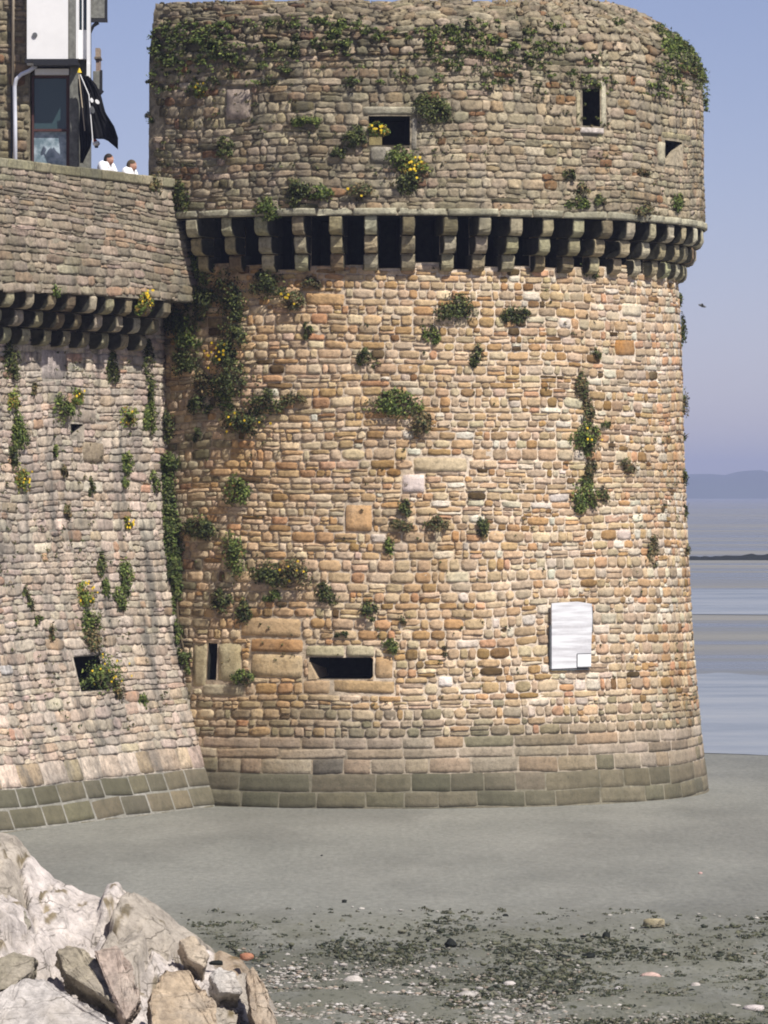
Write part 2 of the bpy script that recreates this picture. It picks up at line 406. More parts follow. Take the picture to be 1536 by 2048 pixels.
def backing(surf, u0, u1, v0, v1, holes, colf, du=.12, dv=.12, relief=.014):
    us = np.arange(u0, u1, du); vs = np.arange(v0, v1, dv)
    us = np.unique(np.concatenate([us, [u1]]+[[h[0], h[1]] for h in holes])); vs = np.unique(np.concatenate([vs, [v1]]+[[h[2], h[3]] for h in holes]))
    U, V = np.meshgrid(us, vs, indexing='ij')
    D = relief*.6*(rng.random(U.shape)-.5)*2-relief*.6-.003
    for h in holes:
        e = (U > h[0]-1e-6) & (U < h[1]+1e-6) & (V > h[2]-1e-6) & (V < h[3]+1e-6); D[e] = 0
    P = surf(U, V, D).reshape(-1, 3); nv = len(vs)
    i, j = np.meshgrid(np.arange(len(us)-1), np.arange(nv-1), indexing='ij')
    cu = (us[i]+us[i+1])/2; cv = (vs[j]+vs[j+1])/2; keep = np.ones(cu.shape, bool)
    for h in holes: keep &= ~((cu > h[0]) & (cu < h[1]) & (cv > h[2]) & (cv < h[3]))
    i = i[keep]; j = j[keep]
    Fc = np.stack([i*nv+j, (i+1)*nv+j, (i+1)*nv+j+1, i*nv+j+1], -1)
    return P, Fc, colf(U.ravel(), V.ravel(), U.size)
def join(parts):
    Vs, Fs, Cs = [], [], []; b = 0
    for P, Fc, C in parts:
        Vs.append(P); Fs.append(Fc+b); Cs.append(C); b += len(P)
    return np.concatenate(Vs), np.concatenate(Fs), np.concatenate(Cs)
def pal(cols, wts, tone=(1, 1, 1)):
    cols = np.array([lin(*c) for c in cols]); cols = cols*.84+cols.mean(1, keepdims=True)*.16; cols = cols*np.array(tone); wts = np.array(wts, float); wts /= wts.sum()
    def f(n, var=.09):
        k = rng.choice(len(cols), n, p=wts); c = cols[k]*(1+rng.normal(0, var, (n, 1))); return np.clip(c*(1+rng.normal(0, .025, (n, 3))), .01, .9)
    return f
warm = pal([(206, 176, 132), (200, 166, 114), (216, 192, 152), (190, 150, 92), (206, 182, 144), (160, 126, 72), (98, 78, 44), (194, 168, 126), (196, 150, 100)], [26, 20, 18, 9, 16, 4, 2, 12, 4], (1.05, 1.03, 1.03))
pale = pal([(214, 198, 172), (224, 214, 194), (206, 176, 140), (198, 178, 150), (180, 156, 128), (140, 106, 64), (208, 162, 122)], [22, 16, 18, 14, 10, 5, 7], (1.04, 1.02, .97))
grey = pal([(170, 157, 132), (156, 145, 120), (180, 166, 142), (142, 132, 104), (166, 144, 114), (136, 100, 70), (104, 98, 74)], [24, 20, 18, 14, 12, 3, 9], (1.0, .945, .85))
greyw = pal([(182, 170, 146), (188, 173, 146), (170, 159, 136), (176, 153, 120), (154, 118, 80), (198, 184, 160)], [24, 20, 18, 10, 3, 10], (1.02, .96, .87))
curt = pal([(206, 196, 184), (200, 190, 178), (216, 206, 194), (192, 182, 170), (204, 188, 168), (178, 168, 156), (196, 164, 138)], [24, 22, 14, 14, 12, 5, 3], (1.20, 1.09, .97))
ash = pal([(178, 164, 138), (166, 154, 130), (190, 174, 148), (152, 142, 116), (190, 164, 126)], [20, 20, 14, 12, 5], (1.06, 1.0, .90))
ashd = pal([(126, 122, 104), (112, 110, 90), (138, 130, 106), (148, 138, 116)], [10, 10, 8, 8], (1.03, .98, .90))

def drum_col(u, v, n):
    a, b = warm(n), pale(n); k = np.clip(.25+.65*np.tanh((u-1.5)/3)+.5*(vnoise(u*.4, v*.35, 9)-.5)*2, 0, 1)
    pick = rng.random(n) < k*.75
    c = np.where(pick[:, None], b, a)
    gr = grey(n)*1.12; pk = rng.random(n) < np.clip((-u-3.2)/1.6, 0, .75); c = np.where(pk[:, None], gr, c)
    lowk = np.clip((2.2-v)/.6, 0, .8); a2 = ash(n)*1.05; pk = rng.random(n) < lowk; return np.where(pk[:, None], a2, c)
def drum_mortar(u, v, n):
    k = np.clip(.5+.5*np.tanh((u+.5)/3), 0, 1)[:, None]
    c = np.array(lin(190, 172, 146))*(1-k)+np.array(lin(236, 218, 194))*k
    return c*(1+rng.normal(0, .08, (n, 1)))
def up_col(u, v, n):
    a, b = grey(n), greyw(n); k = np.clip(.5+.5*np.tanh((u+.3)/2.0), .1, .9); c = np.where((rng.random(n) < k)[:, None], b, a)
    capk = np.clip((v-CAP0+.1)/.4, 0, 1)[:, None]
    return c*(1-.12*capk)
def up_mortar(u, v, n):
    c = np.array(lin(158, 146, 124))*np.ones((n, 1)); return c*(1+rng.normal(0, .15, (n, 1)))
def cur_mortar(u, v, n):
    return np.array(lin(206, 194, 176))*(1+rng.normal(0, .1, (n, 1)))

def recess(name, surf, h, depth, mat, parent, col, taper=1.0):
    """splayed opening: four reveals and a back"""
    a, b, c, d = h; V = []; nseg = 4
    cu, cv = (a+b)/2, (c+d)/2
    for k in range(nseg+1):
        q = k/nseg; s = 1+(taper-1)*q
        V += [surf(np.array(cu+(x-cu)*s), np.array(cv+(y-cv)*s), np.array(-.0-depth*q)) for x, y in ((a, c), (b, c), (b, d), (a, d))]
    Fc = [(k*4+i, k*4+(i+1) % 4, (k+1)*4+(i+1) % 4, (k+1)*4+i) for k in range(nseg) for i in range(4)]+[tuple(nseg*4+i for i in range(4))]
    mb = MB(); mb.add(V, Fc, col); return mb.build(name, mat, parent)
def uv_prism(mb, surf, poly, d0, d1, c):
    n = len(poly); V = [surf(np.array(u), np.array(v), np.array(d)) for d in (d0, d1) for u, v in poly]
    mb.add(V, [tuple(range(n))[::-1], tuple(range(n, 2*n))]+[(i, (i+1) % n, n+(i+1) % n, n+i) for i in range(n)], c)

# ------------------------------------------------------------------ round tower
hl = lambda x, y: hit_drum(x, y, 'lower'); hu_ = lambda x, y: hit_drum(x, y, 'upper')
tower = empty('round_tower', (CX, CY, 0), label='big round rubble stone tower with overhanging top ringed by corbels', cat='tower')
slit = rect(hl, 416, 434, 1285, 1360); port = rect(hl, 618, 746, 1315, 1358)
special_low = [(rect(hl, *r_), c_) for r_, c_ in [
    ((386, 414, 1285, 1374), (190, 180, 150)), ((436, 482, 1285, 1364), (192, 184, 154)), ((404, 490, 1368, 1392), (182, 174, 152)),
    ((482, 604, 1234, 1274), (198, 172, 136)), ((500, 606, 1308, 1356), (200, 182, 150)), ((610, 690, 1290, 1314), (192, 184, 154)),
    ((692, 750, 1290, 1314), (190, 182, 156)), ((606, 662, 1360, 1388), (196, 170, 138)), ((664, 790, 1360, 1386), (190, 164, 126)),
    ((750, 786, 1312, 1358), (196, 166, 128)), ((826, 936, 914, 944), (206, 190, 160)), ((804, 850, 948, 986), (228, 216, 214)),
    ((500, 606, 1277, 1305), (186, 150, 110)), ((690, 745, 1008, 1064), (204, 168, 126)), ((1244, 1282, 606, 632), (222, 212, 190)),
    ((1230, 1270, 678, 712), (176, 132, 82)), ((876, 906, 1352, 1374), (240, 232, 226)), ((610, 690, 586, 612), (204, 172, 130))]]
spec_rects = [s[0] for s in special_low]
UA, UB = -1.75*R0, 2.25*R0
thc = [-.80, -.71, -.60, -.48, -.365, -.252, -.143, -.035, .078, .205, .303, .405, .515, .622, .730, .840, .948]
while thc[-1] < 2.2: thc.append(thc[-1]+.107)
rs_ = np.random.default_rng(3)
slots = [(a_*R0+.14, b_*R0-.14, 11.2+rs_.uniform(-.1, .12), 12.2) for a_, b_ in zip(thc[:-1], thc[1:])]
st = courses(UA, UB, 1.45, 11.95, (.13, .25), (.13, .52), split=.22)
st = clip_rects(st, [slit, port]+spec_rects+slots, .01)
st2 = courses(UA, UB, .72, 1.45, (.30, .36), (.4, 1.1), split=0)
parts = [backing(drum_lower, UA, UB, .70, 12.2, [slit, port]+slots, drum_mortar),
         stones_mesh(drum_lower, st, drum_col, gap=.008, relief=.016, wav=.055, roundness=.22),
         stones_mesh(drum_lower, st2, lambda u, v, n: np.where((rng.random(n) < .85)[:, None], warm(n)*.75+.11, ash(n)), gap=.004, relief=.008, jit=.004, roundness=.05, wav=.055)]
sc_ = np.array([lin(*s[1]) for s in special_low])*np.array([1.04, 1.0, .93])
parts.append(stones_mesh(drum_lower, spec_rects, lambda u, v, n: sc_, gap=.009, relief=.018, wav=.0, jit=.008, roundness=.07))
P, Fc, C = join(parts)
mesh_obj('lower_wall', P, Fc, M['drum'], tower, C, smooth=True)
# plinth: big ashlar courses, pale joints
st = courses(UA, UB, -.32, .72, (.30, .35), (.65, 1.5), split=0)
def plinth_mortar(u, v, n): return np.array(lin(196, 186, 162))*(1+rng.normal(0, .12, (n, 1)))
def plinth_col(u, v, n):
    a, b = ashd(n)*1.2, ash(n)*.95; k = np.clip(.5+.5*np.tanh((u-3.8)/1.2)+np.clip((-u-3.2), 0, .6)+(v-.6)*.5, .0, 1); return np.where((rng.random(n) < k)[:, None], b, a)*.96
P, Fc, C = join([backing(drum_lower, UA, UB, -.6, .70, [], plinth_mortar, relief=.004),
                 stones_mesh(drum_lower, st, plinth_col, gap=.007, relief=.010, wav=.03, jit=.002, roundness=.03, sunk=.008)])
mesh_obj('plinth', P, Fc, M['ashlar'], tower, C, smooth=True)

# upper wall
win_a = rect(hu_, 737, 820, 232, 290); win_b = rect(hu_, 1165, 1200, 178, 252); win_c = rect(hu_, 1330, 1364, 282, 330)
special_up = [(rect(hu_, *r_), c_) for r_, c_ in [
    ((724, 834, 212, 230), (186, 178, 154)), ((1202, 1213, 160, 254), (204, 196, 170)), ((1160, 1208, 254, 268), (222, 210, 200)),
    ((1152, 1163, 178, 252), (196, 184, 150)), ((1324, 1382, 266, 280), (190, 178, 140)), ((440, 512, 158, 172), (166, 152, 128)),
    ((452, 502, 176, 240), (190, 172, 156)), ((740, 784, 292, 326), (184, 176, 158)), ((822, 834, 234, 300), (184, 176, 158)),
    ((1316, 1328, 282, 330), (206, 196, 166))]]
sr = [s[0] for s in special_up]
VA, VB = -.775*R0, 2.25*R0
st = courses(VA, VB, 12.36, CAP0, (.12, .26), (.13, .52), split=.22)
st = [s for s in st if s[0] > VA]
st = clip_rects(st, [win_a, win_b, win_c]+sr)
lint = courses(VA, VB, 12.2, 12.36, (.16, .16), (.7, 1.15), split=0)
lint = [[max(s[0], VA), s[1], 12.2, 12.36] for s in lint if s[1] > VA]
P, Fc, C = join([backing(drum_upper, VA, VB, 12.2, CAP0, [win_a, win_b, win_c], up_mortar),
                 stones_mesh(drum_upper, st, up_col, gap=.004, relief=.011, wav=.08, jit=.018, roundness=.25),
                 stones_mesh(drum_upper, sr, lambda u, v, n: np.array([lin(*s[1]) for s in special_up]), gap=.01, relief=.03, wav=0, jit=.006, roundness=.06),
                 stones_mesh(drum_upper, lint, lambda u, v, n: np.array(lin(190, 184, 158))*(1+rng.normal(0, .08, (n, 1))), gap=.006, relief=.05, wav=0, jit=.006, roundness=.05)])
mesh_obj('upper_wall', P, Fc, M['upper'], tower, C, smooth=True)
capst = [s for s in courses(VA, VB, CAP0, UV[7], (.12, .28), (.15, .55), split=.25, skip=.08) if s[0] > VA]
P, Fc, C = join([backing(drum_upper, VA, VB, CAP0, UV[8], [], lambda u, v, n: up_mortar(u, v, n)*.8, relief=.05),
                 stones_mesh(drum_upper, capst, up_col, gap=.012, relief=.05, wav=.12, jit=.03, roundness=.3)])
mesh_obj('rounded_cap', P, Fc, M['upper'], tower, C, smooth=True)
# inside of the tower: roof deck, underside of the overhang, straight rear wall
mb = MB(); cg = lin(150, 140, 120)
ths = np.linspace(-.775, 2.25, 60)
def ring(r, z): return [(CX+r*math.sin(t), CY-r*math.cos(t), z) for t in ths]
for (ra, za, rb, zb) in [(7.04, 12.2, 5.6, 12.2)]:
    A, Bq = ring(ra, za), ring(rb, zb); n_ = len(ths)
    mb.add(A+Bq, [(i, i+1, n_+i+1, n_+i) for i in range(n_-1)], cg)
mb.build('overhang_underside', M['deep_shade'], tower)
mb = MB(); A = ring(5.0, 16.35); mb.add(A, [tuple(range(len(A)))], cg); mb.build('roof_deck', M['upper'], tower)
mb = MB()
for t_ in (-.775,):
    prof = [(r_, z_-max(0, z_-15.5)*.18) for r_, z_ in zip(6.99+(UR-6.99)*.2, UZ)]
    sn, cs = math.sin(t_), math.cos(t_)
    outer = [(CX+r_*sn, CY-r_*cs, z_) for r_, z_ in prof]; e_ = [(CX+7*math.sin(2.25), CY-7*math.cos(2.25), z_) for r_, z_ in prof]
    k_ = len(prof); mb.add(outer+e_, [(i, i+1, k_+i+1, k_+i) for i in range(k_-1)], cg)
    zs = [-.5, 6, 12.2]; o2 = [(CX+6.3*math.sin(-1.75), CY-6.3*math.cos(-1.75), z_) for z_ in zs]; e2 = [(CX+6.3*math.sin(2.25), CY-6.3*math.cos(2.25), z_) for z_ in zs]
    mb.add(o2+e2, [(0, 1, 4, 3), (1, 2, 5, 4)], cg)
mb.build('rear_wall', M['upper'], tower)
recess('window', drum_upper, win_a, 1.3, M['deep_shade'], tower, lin(150, 142, 120), 1.0)['label'] = 'wide square window opening in the upper wall'
recess('window', drum_upper, win_b, 1.3, M['deep_shade'], tower, lin(170, 160, 130))['label'] = 'narrow upright window opening on the right of the upper wall'
recess('window', drum_upper, win_c, 1.0, M['deep_shade'], tower, lin(170, 160, 130))['label'] = 'small triangular opening near the right edge of the upper wall'
recess('arrow_slit', drum_lower, slit, 1.2, M['deep_shade'], tower, lin(170, 150, 120), .8)
for s_ in slots: recess('slot', drum_lower, s_, .75, M['deep_shade'], tower, lin(60, 56, 46), .9)  # wall cut back and coloured dark to hold the shade between corbels
recess('gun_port', drum_lower, port, 1.4, M['deep_shade'], tower, lin(190, 165, 130), .85)
mb = MB()
a, b, c, d = port; hh = d-c
uv_prism(mb, drum_lower, [(a-.01, c-.01), (a+.17, c-.01), (a+.01, d-.1), (a-.01, d-.1)], -1.2, .02, lin(206, 182, 146))
mb.build('cheek', M['drum'], tower); mb = MB()
for s_ in (1,):
    pts = [(b+.01, c-.01)]+[(b+.01-.12*(1-math.sin(q)), c-.01+.12*(1-math.cos(q))) for q in np.linspace(0, math.pi/2, 6)]
    uv_prism(mb, drum_lower, pts, -1.0, .015, lin(196, 166, 128))
    pts = [(b+.01, d+.01)]+[(b+.01-.08*(1-math.sin(q)), d+.01-.08*(1-math.cos(q))) for q in np.linspace(0, math.pi/2, 6)]
    uv_prism(mb, drum_lower, pts[::-1], -1.0, .015, lin(196, 166, 128))
mb.build('cheek', M['drum'], tower)
mb = MB(); a, b, c, d = win_c
uv_prism(mb, drum_upper, [(a+.03, c-.01), (b+.01, c-.01), (b+.01, d-.04)], -.14, .02, lin(186, 172, 146)); mb.build('sloped_sill', M['upper'], tower)
mb = MB(); a, b, c, d = win_a
uv_prism(mb, drum_upper, [(a+.0, d-.20), (a+.14, d-.20), (a+.26, d-.34), (a+.26, c), (a, c)], -.6, -.25, lin(176, 160, 110)); mb.build('window_block', M['upper'], tower)

def corbel_mesh(frame, z0, tiers, wd, cols):
    """frame(d, s, z) -> world. three rounded noses stepping out"""
    mb = MB(); z = z0
    for k, (h, e) in enumerate(tiers):
        e = e*rng.uniform(.95, 1.04); w2 = wd/2*rng.uniform(.88, 1.1); sh = rng.normal(0, .012); rq = min(.17, h*.5)
        prof = [(-.25, z+.012)]+[(e-rq+rq*math.sin(q), z+.012+rq-rq*math.cos(q)) for q in np.linspace(0, math.pi/2, 6)]+[(e, z+h-.05), (e-.03, z+h-.008), (-.25, z+h-.008)]
        n = len(prof); ws = [-w2, -w2+.022, w2-.022, w2]; V = []
        for i_, w_ in enumerate(ws):
            sc = .965 if i_ in (0, 3) else 1
            V += [frame(-.25+(d_+.25)*sc, w_+sh, z+h/2+(zz-z-h/2)*sc) for d_, zz in prof]
        V = [Vector(p)+Vector(rng.normal(0, .006, 3)) for p in V]
        Fc = [(i*n+j, i*n+(j+1) % n, (i+1)*n+(j+1) % n, (i+1)*n+j) for i in range(3) for j in range(n)]
        Fc += [tuple(range(n))[::-1], tuple(3*n+j for j in range(n))]
        cl = np.array(cols()); dk = np.array((.03, .029, .022)); mb.add(V, Fc, np.repeat([dk, cl, cl, dk], n, 0)); z += h  # side faces near-black: shade of the gaps put into the corbel colour
    return mb
cpal = pal([(188, 178, 136), (176, 160, 120), (196, 184, 150), (154, 126, 92), (140, 124, 90), (206, 194, 160)], [20, 16, 14, 5, 9, 8])
for t_ in thc:
    sn, cs = math.sin(t_), math.cos(t_)
    fr = lambda d_, s_, z_: (CX+(6.44+d_)*sn+s_*cs, CY-(6.44+d_)*cs+s_*sn, z_)
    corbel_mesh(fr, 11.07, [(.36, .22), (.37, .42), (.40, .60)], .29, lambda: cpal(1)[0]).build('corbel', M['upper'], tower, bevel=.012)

# ------------------------------------------------------------------ curtain wall
hw = lambda x, y: hit_wall(x, y); hp = lambda x, y: hit_wall(x, y, PZ, PO)
cw = empty('curtain_wall', (P0[0], P0[1], 0), label='pale rubble rampart wall with corbelled parapet running to the tower', cat='wall')
h1 = rect(hw, 142, 166, 848, 882); h2 = rect(hw, 154, 206, 1312, 1382)
WA, WB = -17., 3.0
spw = [(rect(hw, *r_), c_) for r_, c_ in [((134, 192, 818, 846), (196, 180, 162)), ((166, 206, 884, 926), (176, 160, 136)), ((146, 212, 1296, 1311), (196, 184, 172)),
       ((1, 24, 1330, 1350), (226, 220, 214)), ((84, 132, 700, 760), (206, 192, 184))]]
sw = [s[0] for s in spw]
ucb = [-.35-.86*k for k in range(19)]
cslots = [(b_+.16, a_-.16, 9.62+rs_.uniform(-.1, .1), 10.46) for a_, b_ in zip([.5]+ucb[:-1], ucb)]
st = clip_rects(courses(WA, WB, 1.25, 10.2, (.11, .25), (.22, .85), split=.32), [h1, h2]+sw+cslots, .01)
st1 = courses(WA, WB, .80, 1.25, (.40, .5), (.5, 1.3), split=0)
P, Fc, C = join([backing(wall_s, WA, WB, .78, 10.46, [h1, h2]+cslots, cur_mortar, relief=.02),
                 stones_mesh(wall_s, st, lambda u, v, n: curt(n), gap=.003, relief=.012, wav=.045, jit=.017, roundness=.28),
                 stones_mesh(wall_s, st1, lambda u, v, n: np.where((rng.random(n) < .6)[:, None], curt(n), ash(n)*1.1), gap=.005, relief=.012, wav=.02, jit=.005, roundness=.06),
                 stones_mesh(wall_s, sw, lambda u, v, n: np.array([lin(*s[1]) for s in spw]), gap=.008, relief=.03, wav=0, jit=.005, roundness=.06)])
mesh_obj('wall_face', P, Fc, M['curtain'], cw, C, smooth=True)
st = courses(WA, WB, -.35, .80, (.36, .40), (.7, 1.7), split=0)
P, Fc, C = join([backing(wall_s, WA, WB, -.7, .78, [], lambda u, v, n: np.array(lin(222, 218, 208))*(1+rng.normal(0, .1, (n, 1))), relief=.004),
                 stones_mesh(wall_s, st, lambda u, v, n: np.where((rng.random(n) < .35)[:, None], ash(n), ashd(n)*1.1), gap=.015, relief=.010, wav=.015, jit=.003, roundness=.03, sunk=.012)])
mesh_obj('plinth', P, Fc, M['ashlar'], cw, C, smooth=True)
parp = pal([(172, 164, 146), (160, 152, 134), (184, 172, 156), (148, 140, 124), (176, 154, 130)], [20, 20, 16, 12, 8], (1.08, .985, .90))
st = courses(WA, .75, 10.46, 12.84, (.11, .25), (.26, .95), split=.3)
P, Fc, C = join([backing(par_s, WA, .75, 10.46, 12.85, [], lambda u, v, n: np.array(lin(158, 148, 130))*(1+rng.normal(0, .1, (n, 1))), relief=.02),
                 stones_mesh(par_s, st, lambda u, v, n: parp(n)*.88, gap=.003, relief=.010, wav=.09, jit=.018, roundness=.25)])
mesh_obj('parapet', P, Fc, M['upper'], cw, C, smooth=True)
mb = MB(); cg = lin(160, 150, 130)
def wp(u, o, z): return (P0[0]+DX*u+NX*o, P0[1]+DY*u+NY*o, z)
def wbox(mb, u0, u1, o0, o1, z0, z1, c):
    V = [wp(u, o, z) for z in (z0, z1) for o in (o0, o1) for u in (u0, u1)]
    mb.add(V, [(0, 2, 3, 1), (4, 5, 7, 6), (0, 1, 5, 4), (2, 6, 7, 3), (0, 4, 6, 2), (1, 3, 7, 5)], c)
wbox(mb, WA+.01, .74, -.42, -.04, 10.48, 12.85, cg)
V = [wp(WA, -.35, 10.465), wp(.75, -.35, 10.465), wp(.75, .352, 10.465), wp(WA, .352, 10.465)]; mb.add(V, [(0, 1, 2, 3)], cg)
mb.build('parapet_core', M['upper'], cw)
mb = MB(); wbox(mb, WA, 3.0, -11, -1.35, -1, 11.86, cg); wbox(mb, WA, 3.0, -1.36, -.43, 10.5, 11.855, cg); mb.build('walkway', M['upper'], cw)
u = WA; k_ = 0
mb = MB(); cc = pal([(150, 144, 112), (164, 156, 124), (140, 136, 110)], [1, 1, 1])
while u < .6:
    wd = rng.uniform(.7, 1.3); wbox(mb, u, min(u+wd-.012, .9), -.46, .05+rng.uniform(-.01, .015), 12.852, 13.04+rng.uniform(-.012, .012), cc(1)[0]); u += wd
mb.build('coping', M['upper'], cw, bevel=.025)
for s_ in cslots: recess('slot', wall_s, s_, .7, M['deep_shade'], cw, lin(60, 56, 46), .9)  # same cut-back gaps, their shade painted in
for u in ucb:
    uu = u+rng.normal(0, .02)
    fr = lambda d_, s_, z_: wp(uu+s_, -.53+d_, z_)
    corbel_mesh(fr, 9.42, [(.34, .30), (.34, .60), (.36, .87)], .33, lambda: cpal(1)[0]*np.array([.78, .78, .8])).build('corbel', M['upper'], cw, bevel=.012)  # colour darkened for lichen stain and for shade under the parapet
recess('wall_opening', wall_s, h1, .9, M['deep_shade'], cw, lin(176, 164, 146))['label'] = 'small dark opening under a wide lintel stone'
recess('wall_opening', wall_s, h2, .9, M['deep_shade'], cw, lin(176, 164, 146))['label'] = 'dark square opening overgrown with flowering plants'
a, b, c, d = h1; mb = MB()
uv_prism(mb, wall_s, [(a+.1, c-.01), (b+.01, c-.01), (b+.01, d-.03)], -.14, .02, lin(196, 184, 166)); mb.build('sloped_sill', M['curtain'], cw)

# ------------------------------------------------------------------ plants
def px(x, y, Y): return np.array([(x-768)/F*Y, Y, EYE+(HY-y)/F*Y])
G = {'g': [(.105, .145, .03), (.065, .095, .02), (.17, .20, .045), (.035, .05, .015)],
     'd': [(.07, .088, .024), (.036, .048, .014), (.12, .13, .036), (.02, .026, .010)],
     'b': [(.13, .115, .05), (.17, .12, .05), (.07, .09, .03), (.05, .04, .02)],
     'y': [(.13, .19, .035), (.20, .22, .04), (.07, .11, .025), (.24, .15, .03)]}
def leaves(rg, n, rx, ry, rz, ls, colset, hang=.25, center=(0, 0, 0)):
    """n small leaf quads in a ragged clump; a few sub-clumps so the outline is uneven"""
    k = max(3, int(n/55)); sub = rg.normal(0, .42, (k, 3)); sr_ = rg.uniform(.35, .75, k)
    q = rg.integers(0, k, n)
    p = sub[q]+rg.normal(0, .42, (n, 3))*sr_[q][:, None]
    L_ = np.linalg.norm(p, axis=1, keepdims=True); p = np.where(L_ > 1.15, p/L_*1.15*rg.uniform(.7, 1, (n, 1)), p)
    p = p*np.array([rx, ry, rz])
    p[:, 2] -= hang*rz*np.abs(p[:, 0]/max(rx, 1e-3))
    out = rg.normal(0, .6, (n, 3)); out[:, 1] -= .5; out[:, 2] += .5; out += p/np.array([rx, ry, rz])*.8
    out /= np.linalg.norm(out, axis=1, keepdims=True)
    t = np.cross(out, rg.normal(0, 1, (n, 3))); t /= np.linalg.norm(t, axis=1, keepdims=True); b = np.cross(out, t)
    s = (ls*rg.uniform(.5, 1.4, n))[:, None]
    V = np.stack([p-t*s, p-b*s*.45+out*s*.12, p+t*s, p+b*s*.45+out*s*.12], 1)+np.array(center)
    c = np.array(colset)[rg.integers(0, len(colset), n)]*rg.uniform(.7, 1.3, (n, 1))
    return V.reshape(-1, 3), np.arange(n*4).reshape(-1, 4), np.repeat(c, 4, 0)
def flowers(rg, n, rx, ry, rz, s=.028):
    p = rg.normal(0, .4, (n, 3))*np.array([rx, ry, rz]); p[:, 1] -= ry*.8; p[:, 2] += rz*.1
    V = []; Fc = []
    for q in p:
        a = rg.uniform(0, 1.5)
        for j in range(2):
            b = len(V); c_, s_ = math.cos(a+j*.785), math.sin(a+j*.785); ss = s*rg.uniform(.7, 1.3)
            for dx, dz in ((1, 0), (0, 1), (-1, 0), (0, -1)):
                V.append((q[0]+(dx*c_-dz*s_)*ss, q[1]-.01-j*.01+rg.normal(0, .004), q[2]+(dx*s_+dz*c_)*ss))
            Fc.append((b, b+1, b+2, b+3))
    return np.array(V), np.array(Fc)
PG = {'t': 'plants rooted in the round tower', 'w': 'plants rooted in the rampart wall'}
def plant(x, y, w, h, kind, label, where='l', fl=0, name='wall_plant', cat='plant', dens=1.0):
    if where == 'l': u, z = hl(x, y); p = drum_lower(np.array(u), np.array(z), np.array(.03)); ang = u/R0
    elif where == 'u':
        u, z = hu_(x, y); p = px(x, y, CY-np.interp(z, UZ[:8], UR[:8])*math.cos(u/R0)-.05); ang = u/R0
    elif where == 'w': u, z = hw(x, y); p = wall_s(np.array(u), np.array(z), np.array(.03)); ang = R(60)
    elif where == 'p': u, z = hp(x, y); p = par_s(np.array(u), np.array(z), np.array(.03)); ang = R(60)
    else: p = px(x, y, where); ang = 0
    if where in 'lw' if isinstance(where, str) else False:
        k_ = (x-768)/F; u2, z2 = hw(x, y); p2 = wall_s(np.array(u2), np.array(z2), np.array(.03)); u3, z3 = hl(x, y)
        p3 = drum_lower(np.array(u3), np.array(z3), np.array(.03))
        if where == 'l' and p2[1] < p3[1] and u2 < 2.5 and z2 < 10.4: p = p2
        if where == 'w' and p3[1] < p[1] and x > 280: p = p3
    sc = 97.; rx = w/sc/2*1.38; rz = h/sc/2*1.32; ry = max(.07, min(rx, rz)*.62)
    if where in ('w', 'p'): rx2, ry2 = rx*1.15, ry
    else: rx2, ry2 = rx/max(.45, math.cos(ang)), ry
    rg = np.random.default_rng(int(x*7+y*13))
    n = int(np.clip(w*h*.62*dens, 60, 1500))
    V, Fc, C = leaves(rg, n, rx2, ry2, rz, .034, G[kind])
    o = empty(name, tuple(p), label=label, cat=cat, group=PG['w'] if where in ('w', 'p') else PG['t'])
    o.rotation_euler = (0, 0, ang if abs(ang) < 1.2 else 1.2)
    lo = mesh_obj('foliage', V, Fc, M['leaf'], None, C); lo.parent = o
    mb = MB()
    for k in range(4):
        mb.tube([(rg.uniform(-.02, .02), .06, -rz*.3), (rg.uniform(-.5, .5)*rx2*.4, -ry2*.3, rg.uniform(-.2, .2)*rz), (rg.uniform(-.8, .8)*rx2, -ry2*.7, rg.uniform(-.6, .7)*rz)], [.012, .008, .004], 5, (.10, .075, .04))
    s_ = mb.build('stem', M['leaf']); s_.parent = o
    if fl:
        V, Fc = flowers(rg, fl, rx2, ry2, rz); f_ = mesh_obj('flowers', V, Fc, M['petal']); f_.parent = o
    return o
